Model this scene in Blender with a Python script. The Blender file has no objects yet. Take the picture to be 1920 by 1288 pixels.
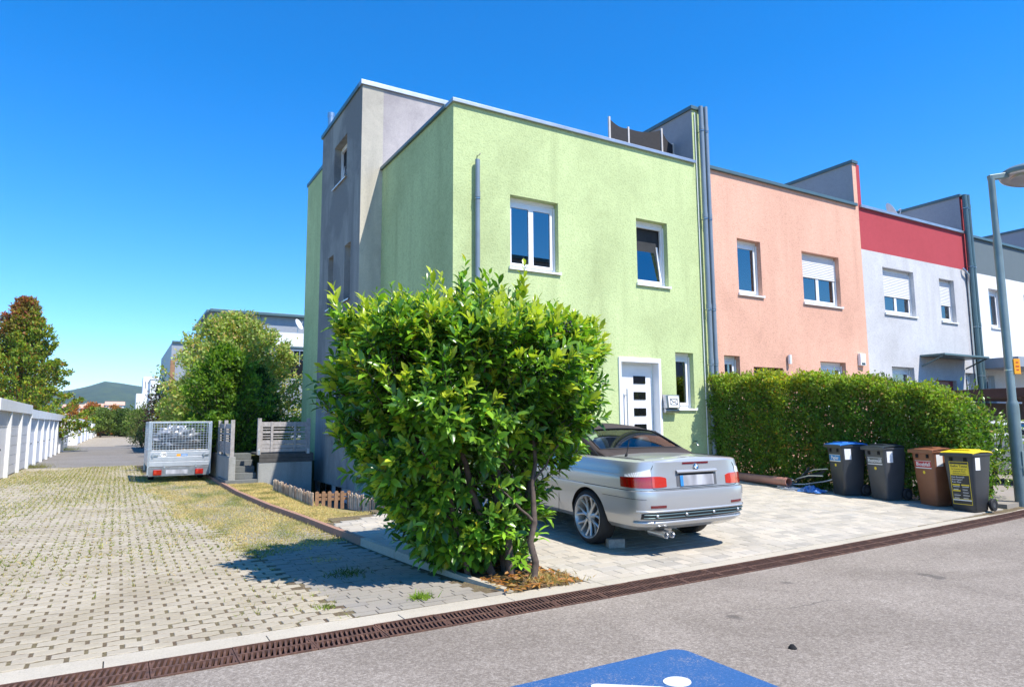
import bpy, bmesh, math, random
import numpy as np
from mathutils import Vector, Matrix
from math import sin, cos, pi, sqrt, radians, atan2
random.seed(7); rng = np.random.default_rng(7)
S = bpy.context.scene
COL = S.collection
# ---------------------------------------------------------------- camera
cam = bpy.data.cameras.new('camera'); camo = bpy.data.objects.new('camera', cam); COL.objects.link(camo)
yaw, pit, rol = radians(30.26), radians(6.735), radians(-0.394)
fw = Vector((sin(yaw)*cos(pit), cos(yaw)*cos(pit), sin(pit))); rt = Vector((cos(yaw), -sin(yaw), 0)); up = rt.cross(fw)
rt, up = cos(rol)*rt+sin(rol)*up, -sin(rol)*rt+cos(rol)*up
camo.matrix_world = Matrix(((rt.x, up.x, -fw.x, 0), (rt.y, up.y, -fw.y, 0), (rt.z, up.z, -fw.z, 1.5), (0, 0, 0, 1)))
cam.sensor_width = 36; cam.lens = 36*1260/1920; cam.clip_start = 0.05; cam.clip_end = 9000
S.camera = camo
# ---------------------------------------------------------------- sky, sun, exposure
SUN = Vector((0.24, -0.62, 1.0)).normalized()
W = bpy.data.worlds.new('World'); S.world = W; W.use_nodes = True
nt = W.node_tree; bg = nt.nodes['Background']
sky = nt.nodes.new('ShaderNodeTexSky'); sky.sky_type = 'NISHITA'; sky.sun_disc = False
sky.sun_elevation = math.asin(SUN.z); sky.sun_rotation = atan2(SUN.x, SUN.y)
sky.altitude = 0; sky.air_density = 1.0; sky.dust_density = 0.1; sky.ozone_density = 4.0
hs = nt.nodes.new('ShaderNodeHueSaturation'); hs.inputs['Saturation'].default_value = 1.42
nt.links.new(sky.outputs[0], hs.inputs['Color']); tn = nt.nodes.new('ShaderNodeMix'); tn.data_type = 'RGBA'; tn.blend_type = 'MULTIPLY'; tn.inputs[0].default_value = 1.0; tn.inputs[7].default_value = (0.84, 0.95, 1.06, 1)
nt.links.new(hs.outputs[0], tn.inputs[6]); nt.links.new(tn.outputs[2], bg.inputs[0]); bg.inputs[1].default_value = 0.148
sl = bpy.data.lights.new('sun', 'SUN'); sl.energy = 4.4; sl.angle = radians(0.5); sl.color = (1.0, 0.945, 0.86)
so = bpy.data.objects.new('sun', sl); COL.objects.link(so); so.rotation_euler = SUN.to_track_quat('Z', 'Y').to_euler()
S.view_settings.view_transform = 'Standard'; S.view_settings.look = 'None'; S.view_settings.gamma = 1
S.view_settings.exposure = 0.76
S.cycles.max_bounces = 6; S.cycles.diffuse_bounces = 3; S.cycles.transparent_max_bounces = 8
S.cycles.caustics_reflective = False; S.cycles.caustics_refractive = False
# ---------------------------------------------------------------- helpers
def prop(o, label=None, cat=None, group=None, kind=None):
    if label: o['label'] = label
    if cat: o['category'] = cat
    if group: o['group'] = group
    if kind: o['kind'] = kind
    return o
def thing(name, label, cat, loc=(0, 0, 0), group=None, rz=0):
    o = bpy.data.objects.new(name, None); o.empty_display_size = 0.1; COL.objects.link(o)
    o.location = loc; o.rotation_euler = (0, 0, rz)
    return prop(o, label, cat, group)
def adopt(o, p):          # parent o, built in world coordinates, to an empty (unrotated) or to a part
    o.parent = p
    if p is not None and p.type == 'EMPTY':
        o.matrix_parent_inverse = Matrix.Translation(-Vector(p.location))
def link(name, me, m, parent=None):
    o = bpy.data.objects.new(name, me); COL.objects.link(o)
    if m is not None and not me.materials: me.materials.append(M[m] if isinstance(m, str) else m)
    if parent is not None: adopt(o, parent)
    return o
def copy_tree(root, loc, rz, label=None, group=None):
    r = root.copy(); COL.objects.link(r); r.location = loc; r.rotation_euler = (0, 0, rz)
    if label: r['label'] = label
    if group: r['group'] = group
    for ch in list(root.children):
        c = ch.copy(); COL.objects.link(c); c.parent = r
        for g in list(ch.children):
            d = g.copy(); COL.objects.link(d); d.parent = c
    return r
class MB:
    def __init__(s): s.v = []; s.f = []
    def add(s, vs, fs):
        n = len(s.v); s.v += [tuple(v) for v in vs]; s.f += [tuple(i+n for i in f) for f in fs]; return s
    def box(s, x0, x1, y0, y1, z0, z1):
        return s.add([(x0, y0, z0), (x1, y0, z0), (x1, y1, z0), (x0, y1, z0), (x0, y0, z1), (x1, y0, z1), (x1, y1, z1), (x0, y1, z1)],
                     [(0, 3, 2, 1), (4, 5, 6, 7), (0, 1, 5, 4), (1, 2, 6, 5), (2, 3, 7, 6), (3, 0, 4, 7)])
    def obox(s, c, size, mat):      # oriented box
        c = Vector(c); h = Vector(size)/2
        vs = [c+mat @ Vector((sx*h.x, sy*h.y, sz*h.z)) for sz in (-1, 1) for sx, sy in ((-1, -1), (1, -1), (1, 1), (-1, 1))]
        return s.add(vs, [(0, 3, 2, 1), (4, 5, 6, 7), (0, 1, 5, 4), (1, 2, 6, 5), (2, 3, 7, 6), (3, 0, 4, 7)])
    def bar(s, a, b, w, h, upv=(0, 0, 1)):
        a = Vector(a); b = Vector(b); d = (b-a); L = d.length; d.normalize(); u = Vector(upv)
        sd = d.cross(u)
        if sd.length < 1e-4: sd = d.cross(Vector((1, 0, 0)))
        sd.normalize(); u = sd.cross(d)
        m = Matrix((d, sd, u)).transposed()
        return s.obox((a+b)/2, (L, w, h), m)
    def quad(s, a, b, c, d): return s.add([a, b, c, d], [(0, 1, 2, 3)])
    def prism(s, poly, z0, z1):
        n = len(poly)
        return s.add([(p[0], p[1], z0) for p in poly]+[(p[0], p[1], z1) for p in poly],
                     [tuple(range(n))[::-1], tuple(range(n, 2*n))]+[(i, (i+1) % n, n+(i+1) % n, n+i) for i in range(n)])
    def prismv(s, poly, d):   # arbitrary 3D polygon extruded by vector d
        n = len(poly); d = Vector(d); P = [Vector(p) for p in poly]
        return s.add(P+[p+d for p in P], [tuple(range(n))[::-1], tuple(range(n, 2*n))]+[(i, (i+1) % n, n+(i+1) % n, n+i) for i in range(n)])
    def tube(s, pts, r, n=8, caps=True):
        pts = [Vector(p) for p in pts]; rs = r if isinstance(r, (list, tuple)) else [r]*len(pts)
        vs = []; fs = []; k = len(pts); prev = None
        for i, p in enumerate(pts):
            t = (pts[min(i+1, k-1)]-pts[max(i-1, 0)]).normalized()
            if prev is None:
                u = t.cross(Vector((0, 0, 1)))
                if u.length < 1e-3: u = t.cross(Vector((1, 0, 0)))
            else:
                u = prev-t*prev.dot(t)
                if u.length < 1e-4: u = t.cross(Vector((0.3, 1, 0)))
            u.normalize(); w = t.cross(u); prev = u
            for j in range(n):
                a = 2*pi*j/n; vs.append(p+(u*cos(a)+w*sin(a))*rs[i])
        for i in range(k-1):
            for j in range(n):
                fs.append((i*n+j, i*n+(j+1) % n, (i+1)*n+(j+1) % n, (i+1)*n+j))
        if caps: fs += [tuple(range(n))[::-1], tuple(range((k-1)*n, k*n))]
        return s.add(vs, fs)
    def lathe(s, prof, n=24, c=(0, 0, 0), axis='Z', a0=0, a1=2*pi):
        vs = []; fs = []; full = abs(a1-a0-2*pi) < 1e-6; m = n if full else n+1
        for r, h in prof:
            for j in range(m):
                a = a0+(a1-a0)*j/n; x, y = r*cos(a), r*sin(a)
                p = (x, y, h) if axis == 'Z' else ((h, x, y) if axis == 'X' else (y, h, x))
                vs.append((p[0]+c[0], p[1]+c[1], p[2]+c[2]))
        for i in range(len(prof)-1):
            for j in range(n):
                j2 = (j+1) % m
                fs.append((i*m+j, i*m+j2, (i+1)*m+j2, (i+1)*m+j))
        return s.add(vs, fs)
    def grid(s, P):    # P[i][j] points
        a = len(P); b = len(P[0])
        return s.add([q for r in P for q in r], [(i*b+j, i*b+j+1, (i+1)*b+j+1, (i+1)*b+j) for i in range(a-1) for j in range(b-1)])
    def mesh(s, name='mesh'):
        me = bpy.data.meshes.new(name); me.from_pydata(s.v, [], s.f); me.update(); return me
    def build(s, name, m, parent=None, smooth=None, bevel=0, fixn=False, label=None):
        me = s.mesh(name)
        if fixn or smooth is not None:
            bm = bmesh.new(); bm.from_mesh(me)
            if fixn:
                bmesh.ops.remove_doubles(bm, verts=bm.verts, dist=1e-5); bmesh.ops.recalc_face_normals(bm, faces=bm.faces)
            bm.to_mesh(me); bm.free()
        if smooth is not None:
            me.polygons.foreach_set('use_smooth', [True]*len(me.polygons))
            me.set_sharp_from_angle(angle=radians(smooth))
        o = link(name, me, m, parent)
        if bevel:
            b = o.modifiers.new('bevel', 'BEVEL'); b.width = bevel; b.segments = 2; b.limit_method = 'ANGLE'; b.angle_limit = radians(40)
        if label: o['label'] = label
        return o
# text as flat mesh; placed with a matrix (local x = reading direction, y = up)
def text_mesh(txt, size, ext=0.0006, align='CENTER', bold=0.0):
    cu = bpy.data.curves.new('txt', 'FONT'); cu.body = txt; cu.size = size; cu.extrude = ext; cu.align_x = align; cu.align_y = 'CENTER'; cu.offset = bold
    cu.resolution_u = 2
    o = bpy.data.objects.new('txt', cu); COL.objects.link(o); bpy.context.view_layer.update()
    dg = bpy.context.evaluated_depsgraph_get(); me = bpy.data.meshes.new_from_object(o.evaluated_get(dg)); bpy.data.objects.remove(o); bpy.data.curves.remove(cu)
    return me
def text_obj(name, txt, size, origin, xd, yd, m, parent, align='CENTER', bold=0.0):
    me = text_mesh(txt, size, align=align, bold=bold); xd = Vector(xd).normalized(); yd = Vector(yd).normalized(); zd = xd.cross(yd)
    me.transform(Matrix.Translation(Vector(origin)) @ Matrix((xd, yd, zd)).transposed().to_4x4())
    me.materials.clear(); return link(name, me, m, parent)
# ---------------------------------------------------------------- materials
M = {}
def newmat(name):
    m = bpy.data.materials.new(name); m.use_nodes = True; M[name] = m
    return m, m.node_tree, m.node_tree.nodes, m.node_tree.links, m.node_tree.nodes['Principled BSDF']
def N_(n, t, **kw):
    x = n.new(t)
    for k, v in kw.items(): setattr(x, k, v)
    return x
def noise(n, l, scale, detail=4, rough=0.55, vec=None, dist=0.0):
    x = n.new('ShaderNodeTexNoise'); x.inputs['Scale'].default_value = scale; x.inputs['Detail'].default_value = detail
    x.inputs['Roughness'].default_value = rough; x.inputs['Distortion'].default_value = dist
    if vec is not None: l.new(vec, x.inputs['Vector'])
    return x
def ramp(n, l, src, stops):
    r = n.new('ShaderNodeValToRGB'); e = r.color_ramp.elements
    while len(e) < len(stops): e.new(0.5)
    for i, (p, c) in enumerate(stops): e[i].position = p; e[i].color = (*c, 1) if len(c) == 3 else c
    l.new(src, r.inputs[0]); return r
def mix(n, l, fac, a, b, mode='MIX'):
    x = n.new('ShaderNodeMix'); x.data_type = 'RGBA'; x.blend_type = mode
    for s, k in ((fac, 0), (a, 6), (b, 7)):
        if isinstance(s, (int, float)): x.inputs[k].default_value = s
        elif isinstance(s, (tuple, list)): x.inputs[k].default_value = (*s, 1) if len(s) == 3 else s
        else: l.new(s, x.inputs[k])
    return x.outputs[2]
def objco(n, l, scale=(1, 1, 1)):
    t = n.new('ShaderNodeNewGeometry'); mp = n.new('ShaderNodeMapping'); mp.inputs['Scale'].default_value = scale
    l.new(t.outputs['Position'], mp.inputs['Vector']); return mp.outputs[0]
def bump(n, l, b, h, strength=0.3, dist=0.01):
    x = n.new('ShaderNodeBump'); x.inputs['Strength'].default_value = strength; x.inputs['Distance'].default_value = dist
    l.new(h, x.inputs['Height']); l.new(x.outputs[0], b.inputs['Normal']); return x
def plain(name, c, rough=0.6, metal=0.0, var=0.12, scale=6, bmp=0.0, spec=0.5, coat=0.0):
    m, t, n, l, b = newmat(name)
    b.inputs['Roughness'].default_value = rough; b.inputs['Metallic'].default_value = metal; b.inputs['Specular IOR Level'].default_value = spec
    b.inputs['Coat Weight'].default_value = coat
    co = objco(n, l); nz = noise(n, l, scale, 5, 0.6, co)
    r = ramp(n, l, nz.outputs[0], [(0.3, tuple(x*(1-var) for x in c)), (0.7, tuple(min(1, x*(1+var)) for x in c))])
    l.new(r.outputs[0], b.inputs['Base Color'])
    if bmp:
        n2 = noise(n, l, scale*14, 3, 0.6, co); bump(n, l, b, n2.outputs[0], bmp, 0.004)
    return m
def stucco(name, c, dirt=(0.25, 0.24, 0.22), amount=0.35, grain=70, bmp=0.5, streak=0.5):
    m, t, n, l, b = newmat(name); b.inputs['Roughness'].default_value = 0.92; b.inputs['Specular IOR Level'].default_value = 0.15
    co = objco(n, l)
    big = noise(n, l, 0.55, 6, 0.62, co, 0.4); st = noise(n, l, 1.0, 5, 0.6, objco(n, l, (2.2, 2.2, 0.22)))
    fine = noise(n, l, grain, 3, 0.7, co); mid = noise(n, l, 9, 4, 0.6, co)
    a = ramp(n, l, big.outputs[0], [(0.42, (0, 0, 0)), (0.72, (1, 1, 1))]); s2 = ramp(n, l, st.outputs[0], [(0.45, (0, 0, 0)), (0.75, (1, 1, 1))])
    f = N_(n, 'ShaderNodeMath', operation='MAXIMUM'); l.new(a.outputs[0], f.inputs[0])
    g = N_(n, 'ShaderNodeMath', operation='MULTIPLY'); l.new(s2.outputs[0], g.inputs[0]); g.inputs[1].default_value = streak; l.new(g.outputs[0], f.inputs[1])
    h = N_(n, 'ShaderNodeMath', operation='MULTIPLY'); l.new(f.outputs[0], h.inputs[0]); h.inputs[1].default_value = amount
    c1 = mix(n, l, h.outputs[0], c, tuple(x*y for x, y in zip(c, dirt)) if False else tuple(0.45*x+0.55*y*x/max(c) for x, y in zip(c, dirt)))
    c2 = mix(n, l, ramp(n, l, mid.outputs[0], [(0.35, (0, 0, 0)), (0.65, (1, 1, 1))]).outputs[0], c1, mix(n, l, 1.0, c1, (1.06, 1.06, 1.05), 'MULTIPLY'))
    c3 = mix(n, l, ramp(n, l, fine.outputs[0], [(0.32, (0, 0, 0)), (0.52, (1, 1, 1))]).outputs[0], mix(n, l, 1.0, c2, (0.76, 0.78, 0.75), 'MULTIPLY'), c2)
    l.new(c3, b.inputs['Base Color']); bump(n, l, b, fine.outputs[0], bmp, 0.006)
    return m
stucco('green_stucco', (0.53, 0.62, 0.315), amount=0.75, bmp=1.3, grain=27, streak=0.9)
stucco('salmon_stucco', (0.74, 0.425, 0.315), amount=0.55, bmp=1.0, grain=27, streak=0.8)
stucco('red_stucco', (0.43, 0.07, 0.085), amount=0.3)
stucco('white_stucco', (0.58, 0.58, 0.60), amount=0.7, streak=0.9, grain=27)
stucco('bright_stucco', (0.74, 0.74, 0.75), amount=0.15)
stucco('slate_stucco', (0.13, 0.165, 0.185), amount=0.3)
stucco('tower_stucco', (0.34, 0.335, 0.315), amount=1.8, streak=0.9, dirt=(0.12, 0.12, 0.14))
stucco('cream_stucco', (0.58, 0.53, 0.44), amount=1.0, streak=1.0, dirt=(0.22, 0.22, 0.24))
stucco('grey_stucco', (0.34, 0.35, 0.38), amount=0.5)
stucco('mauve_stucco', (0.50, 0.45, 0.44), amount=1.3, streak=1.0, dirt=(0.2, 0.2, 0.22))
stucco('concrete', (0.36, 0.355, 0.335), amount=0.8, streak=1.0, grain=40, dirt=(0.10, 0.10, 0.10))
stucco('garage_white', (0.82, 0.82, 0.81), amount=0.22, grain=40, bmp=0.2)
stucco('kerb_concrete', (0.47, 0.42, 0.34), amount=0.5, grain=90)
stucco('kerb_red', (0.36, 0.21, 0.155), amount=0.5, grain=90)
plain('zinc', (0.42, 0.45, 0.48), 0.42, 0.75, 0.12, 3)
plain('pipe_grey', (0.20, 0.25, 0.30), 0.45, 0.15, 0.12, 2)
plain('teal_metal', (0.10, 0.16, 0.17), 0.4, 0.3, 0.1, 3)
plain('lamp_grey', (0.17, 0.23, 0.235), 0.45, 0.2, 0.14, 4)
plain('white_frame', (0.80, 0.80, 0.80), 0.35, 0, 0.03)
plain('steel', (0.55, 0.56, 0.57), 0.3, 0.9, 0.08, 9)
plain('galv', (0.58, 0.60, 0.62), 0.38, 0.8, 0.14, 12); plain('galv_dark', (0.27, 0.28, 0.29), 0.45, 0.6, 0.25, 9)
plain('alu', (0.62, 0.63, 0.65), 0.38, 0.65, 0.08, 5)
plain('black_plastic', (0.022, 0.023, 0.026), 0.5, 0, 0.2, 8)
plain('black_rubber', (0.018, 0.018, 0.019), 0.75, 0, 0.25, 14, 0.1)
plain('dark_gap', (0.006, 0.006, 0.007), 0.9, 0, 0.1)
plain('dark_room', (0.03, 0.032, 0.035), 0.9, 0, 0.2)
plain('bin_grey', (0.040, 0.044, 0.050), 0.42, 0, 0.12, 5)
plain('bin_grey_light', (0.062, 0.066, 0.072), 0.42, 0, 0.12, 5)
plain('bin_brown', (0.25, 0.095, 0.045), 0.45, 0, 0.12, 5)
plain('lid_blue', (0.035, 0.20, 0.62), 0.4, 0, 0.08)
plain('lid_dark', (0.03, 0.04, 0.05), 0.4, 0, 0.1)
plain('lid_yellow', (0.82, 0.62, 0.02), 0.4, 0, 0.05)
plain('sticker_white', (0.82, 0.82, 0.82), 0.5, 0, 0.03)
plain('sticker_blue', (0.03, 0.22, 0.55), 0.5, 0, 0.05)
plain('sticker_grey', (0.12, 0.13, 0.13), 0.5, 0, 0.05)
plain('sticker_red', (0.45, 0.02, 0.03), 0.5, 0, 0.05)
plain('sticker_black', (0.03, 0.03, 0.03), 0.5, 0, 0.05)
plain('sticker_yellow', (0.80, 0.60, 0.03), 0.5, 0, 0.05)
plain('orange_sign', (0.85, 0.36, 0.02), 0.5, 0, 0.06)
plain('wood_grey', (0.36, 0.33, 0.31), 0.8, 0, 0.22, 14, 0.25)
plain('wood_dark', (0.075, 0.07, 0.065), 0.85, 0, 0.3, 9, 0.2)
plain('wood_brown', (0.30, 0.165, 0.085), 0.8, 0, 0.3, 9, 0.2)
plain('picket', (0.42, 0.30, 0.21), 0.85, 0, 0.35, 11, 0.25); plain('picket_b', (0.30, 0.20, 0.135), 0.85, 0, 0.35, 11, 0.25); plain('picket_c', (0.52, 0.41, 0.30), 0.85, 0, 0.35, 11, 0.25)
stucco('stair_stone', (0.17, 0.175, 0.17), amount=0.8, streak=0.6, grain=40, dirt=(0.05, 0.06, 0.05))
plain('drain_dark', (0.03, 0.022, 0.018), 0.95, 0, 0.4, 20)
plain('carport_brown', (0.045, 0.022, 0.018), 0.7, 0, 0.2)
plain('bark', (0.105, 0.075, 0.06), 0.9, 0, 0.35, 18, 0.5)
plain('soft_top', (0.062, 0.050, 0.046), 0.85, 0, 0.12, 30, 0.15, spec=0.2)
plain('red_pipe', (0.40, 0.19, 0.15), 0.5, 0, 0.12)
plain('foil', (0.40, 0.41, 0.44), 0.42, 0.6, 0.3, 18)
plain('tarp_blue', (0.05, 0.16, 0.42), 0.45, 0, 0.3, 14)
plain('cardboard', (0.55, 0.42, 0.28), 0.8, 0, 0.15)
plain('red_door', (0.26, 0.02, 0.035), 0.45, 0, 0.08)
plain('dark_door', (0.02, 0.018, 0.028), 0.4, 0, 0.08)
plain('shutter_white', (0.74, 0.74, 0.75), 0.5, 0, 0.03)
plain('garage_door', (0.62, 0.62, 0.64), 0.5, 0, 0.06)
plain('garage_door_white', (0.78, 0.78, 0.80), 0.5, 0, 0.04)
plain('screen_fabric', (0.022, 0.02, 0.022), 0.8, 0, 0.2, 20)
plain('screen_post', (0.60, 0.55, 0.50), 0.5, 0.2, 0.1)
plain('curtain', (0.55, 0.57, 0.58), 0.9, 0, 0.1)
plain('dish_white', (0.78, 0.78, 0.78), 0.5, 0, 0.04)
plain('panel_grey', (0.29, 0.315, 0.35), 0.5, 0, 0.06)
plain('seat_leather', (0.035, 0.042, 0.05), 0.5, 0, 0.1)
plain('rim', (0.60, 0.60, 0.59), 0.35, 0.45, 0.06, 8)
plain('brick_block', (0.33, 0.33, 0.31), 0.9, 0, 0.25, 25, 0.4)
plain('soil', (0.10, 0.075, 0.05), 0.95, 0, 0.4, 12, 0.5)
plain('road_blue', (0.018, 0.095, 0.33), 0.75, 0, 0.16, 30, 0.3)
def worn(name, c):
    m, t, n, l, b = newmat(name); b.inputs['Roughness'].default_value = 0.8; co = objco(n, l); f1 = noise(n, l, 75, 4, 0.85, co); f2 = noise(n, l, 2.5, 5, 0.6, co)
    md = N_(n, 'ShaderNodeMath', operation='MULTIPLY_ADD'); l.new(f2.outputs[0], md.inputs[0]); md.inputs[1].default_value = 0.35; l.new(f1.outputs[0], md.inputs[2])
    w = ramp(n, l, md.outputs[0], [(0.74, (0, 0, 0)), (0.82, (0.8, 0.8, 0.8))]); v = ramp(n, l, f1.outputs[0], [(0.3, tuple(x*.7 for x in c)), (0.7, tuple(x*1.2 for x in c))])
    l.new(mix(n, l, w.outputs[0], v.outputs[0], (0.30, 0.27, 0.24)), b.inputs['Base Color']); bump(n, l, b, f1.outputs[0], 0.5, 0.006)
worn('worn_blue', (0.020, 0.10, 0.27)); worn('worn_white', (0.70, 0.70, 0.68))
plain('road_white', (0.78, 0.78, 0.76), 0.75, 0, 0.06, 40, 0.3)
plain('berry', (0.012, 0.008, 0.012), 0.25, 0, 0.1)
plain('far_white', (0.80, 0.80, 0.80), 0.8, 0, 0.03)
plain('blue_cloth', (0.03, 0.10, 0.38), 0.7, 0, 0.1)
# glass-like panes: dark glossy
def glass(name, c, ior=1.9, rough=0.015):
    m, t, n, l, b = newmat(name)
    b.inputs['Base Color'].default_value = (*c, 1); b.inputs['Roughness'].default_value = rough; b.inputs['IOR'].default_value = ior
    b.inputs['Specular IOR Level'].default_value = 0.5
    nz = noise(n, l, 1.3, 1, 0.4, objco(n, l)); bump(n, l, b, nz.outputs[0], 0.05, 0.02)
    return m
glass('pane', (0.012, 0.016, 0.020), 2.3)
glass('pane_dark', (0.008, 0.009, 0.011), 1.6)
def clear_glass(name, tint, mixf):
    m, t, n, l, b = newmat(name); n.remove(b); out = n['Material Output']
    tr = n.new('ShaderNodeBsdfTransparent'); tr.inputs[0].default_value = (*tint, 1); gl = n.new('ShaderNodeBsdfGlossy'); gl.inputs['Roughness'].default_value = 0.01
    fr = n.new('ShaderNodeFresnel'); fr.inputs[0].default_value = mixf; mx = n.new('ShaderNodeMixShader')
    l.new(fr.outputs[0], mx.inputs[0]); l.new(tr.outputs[0], mx.inputs[1]); l.new(gl.outputs[0], mx.inputs[2]); l.new(mx.outputs[0], out.inputs[0])
    return m
clear_glass('car_glass', (0.62, 0.74, 0.78), 1.9)
clear_glass('window_glass', (0.72, 0.76, 0.80), 3.2)
# car paint
m, t, n, l, b = newmat('car_paint'); b.inputs['Metallic'].default_value = 0.5; b.inputs['Roughness'].default_value = 0.34
b.inputs['Base Color'].default_value = (0.47, 0.475, 0.48, 1); b.inputs['Coat Weight'].default_value = 0.8; b.inputs['Coat Roughness'].default_value = 0.06
nz = noise(n, l, 900, 2, 0.5, objco(n, l)); r = ramp(n, l, nz.outputs[0], [(0.3, (0.45, 0.455, 0.455)), (0.7, (0.53, 0.535, 0.535))]); l.new(r.outputs[0], b.inputs['Base Color'])
m, t, n, l, b = newmat('car_paint_white'); b.inputs['Roughness'].default_value = 0.3; b.inputs['Base Color'].default_value = (0.62, 0.63, 0.65, 1); b.inputs['Coat Weight'].default_value = 0.8
for nm, c in (('lens_red', (0.36, 0.003, 0.003)), ('lens_pink', (0.55, 0.035, 0.02)), ('lens_clear', (0.85, 0.85, 0.85)), ('lens_dark', (0.16, 0.012, 0.015))):
    m, t, n, l, b = newmat(nm); b.inputs['Base Color'].default_value = (*c, 1); b.inputs['Roughness'].default_value = 0.12; b.inputs['Coat Weight'].default_value = 1.0; b.inputs['Coat Roughness'].default_value = 0.02
    wv = n.new('ShaderNodeTexWave'); wv.inputs['Scale'].default_value = 28; l.new(objco(n, l), wv.inputs['Vector'])
    r = ramp(n, l, wv.outputs[0], [(0.0, tuple(x*0.7 for x in c)), (1.0, tuple(min(1, x*1.15) for x in c))]); l.new(r.outputs[0], b.inputs['Base Color'])
# foliage, colour from point attribute
def foliage(name, trans=0.35, rough=0.4, spec=0.4):
    m, t, n, l, b = newmat(name); out = n['Material Output']
    a = n.new('ShaderNodeAttribute'); a.attribute_name = 'col'
    b.inputs['Roughness'].default_value = rough; b.inputs['Specular IOR Level'].default_value = spec
    l.new(a.outputs['Color'], b.inputs['Base Color'])
    tl = n.new('ShaderNodeBsdfTranslucent'); tc = mix(n, l, 1.0, a.outputs['Color'], (1.5, 1.7, 0.6), 'MULTIPLY'); l.new(tc, tl.inputs[0])
    mx = n.new('ShaderNodeMixShader'); mx.inputs[0].default_value = trans
    l.new(b.outputs[0], mx.inputs[1]); l.new(tl.outputs[0], mx.inputs[2]); l.new(mx.outputs[0], out.inputs[0]); return m
foliage('leaf_gloss', 0.33, 0.28, 0.5); foliage('leaf', 0.38, 0.5, 0.3); foliage('grass_blade', 0.3, 0.7, 0.2)
# stone pieces: colour varies per piece
def pieces(name, cols, grain=120, bmp=0.4, stain=0.35):
    m, t, n, l, b = newmat(name); b.inputs['Roughness'].default_value = 0.9; b.inputs['Specular IOR Level'].default_value = 0.2
    g = n.new('ShaderNodeNewGeometry'); oi = n.new('ShaderNodeObjectInfo'); ad = N_(n, 'ShaderNodeMath', operation='ADD'); fr = N_(n, 'ShaderNodeMath', operation='FRACT')
    l.new(g.outputs['Random Per Island'], ad.inputs[0]); l.new(oi.outputs['Random'], ad.inputs[1]); l.new(ad.outputs[0], fr.inputs[0])
    k = len(cols)-1; r = ramp(n, l, fr.outputs[0], [(i/k, c) for i, c in enumerate(cols)])
    co = objco(n, l); fine = noise(n, l, grain, 4, 0.7, co); big = noise(n, l, 1.1, 6, 0.65, co, 0.5)
    c1 = mix(n, l, ramp(n, l, fine.outputs[0], [(0.3, (0, 0, 0)), (0.7, (1, 1, 1))]).outputs[0], mix(n, l, 1.0, r.outputs[0], (0.8, 0.79, 0.77), 'MULTIPLY'), r.outputs[0])
    sf = ramp(n, l, big.outputs[0], [(0.45, (0, 0, 0)), (0.75, (stain,)*3)])
    c2 = mix(n, l, sf.outputs[0], c1, mix(n, l, 1.0, c1, (0.62, 0.58, 0.50), 'MULTIPLY'))
    l.new(c2, b.inputs['Base Color']); bump(n, l, b, fine.outputs[0], bmp, 0.004); return m
pieces('paver', [(0.385, 0.335, 0.25), (0.44, 0.385, 0.29), (0.405, 0.355, 0.275), (0.465, 0.41, 0.315)], stain=0.7)
pieces('paver_grey', [(0.30, 0.275, 0.24), (0.345, 0.31, 0.26), (0.32, 0.295, 0.25)])
pieces('slab', [(0.44, 0.40, 0.33), (0.52, 0.47, 0.395), (0.39, 0.36, 0.31), (0.56, 0.50, 0.41), (0.45, 0.42, 0.37)], stain=0.3)
# asphalt
m, t, n, l, b = newmat('asphalt'); b.inputs['Roughness'].default_value = 0.85; b.inputs['Specular IOR Level'].default_value = 0.25
co = objco(n, l); f1 = noise(n, l, 48, 5, 0.9, co); f2 = noise(n, l, 0.7, 6, 0.6, co, 0.6); f3 = n.new('ShaderNodeTexVoronoi'); f3.inputs['Scale'].default_value = 70; l.new(co, f3.inputs['Vector'])
base = ramp(n, l, f1.outputs[0], [(0.32, (0.14, 0.113, 0.09)), (0.50, (0.265, 0.225, 0.185)), (0.66, (0.48, 0.425, 0.36))])
c1 = mix(n, l, ramp(n, l, f2.outputs[0], [(0.35, (0, 0, 0)), (0.7, (1, 1, 1))]).outputs[0], base.outputs[0], mix(n, l, 1.0, base.outputs[0], (0.74, 0.73, 0.72), 'MULTIPLY'))
sp = noise(n, l, 1.7, 2, 0.4, co, 0.2); c2 = mix(n, l, ramp(n, l, sp.outputs[0], [(0.735, (0, 0, 0)), (0.76, (0.55, 0.55, 0.55))]).outputs[0], c1, (0.06, 0.055, 0.05))
vc = n.new('ShaderNodeTexVoronoi'); vc.feature = 'DISTANCE_TO_EDGE'; vc.inputs['Scale'].default_value = 0.42; wq = noise(n, l, 2.2, 5, 0.6, co)
va = N_(n, 'ShaderNodeVectorMath', operation='MULTIPLY_ADD'); l.new(wq.outputs['Color'], va.inputs[0]); va.inputs[1].default_value = (0.5, 0.5, 0.5); l.new(co, va.inputs[2]); l.new(va.outputs[0], vc.inputs['Vector'])
ck = ramp(n, l, vc.outputs['Distance'], [(0.0, (0.75, 0.75, 0.75)), (0.006, (0, 0, 0))]); km = noise(n, l, 0.45, 2, 0.5, co); kr = ramp(n, l, km.outputs[0], [(0.55, (0, 0, 0)), (0.62, (1, 1, 1))])
kk_ = mix(n, l, 1.0, ck.outputs[0], kr.outputs[0], 'MULTIPLY'); c2 = mix(n, l, kk_, c2, (0.07, 0.062, 0.055))
l.new(c2, b.inputs['Base Color']); bump(n, l, b, f1.outputs[0], 0.6, 0.007)
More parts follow.
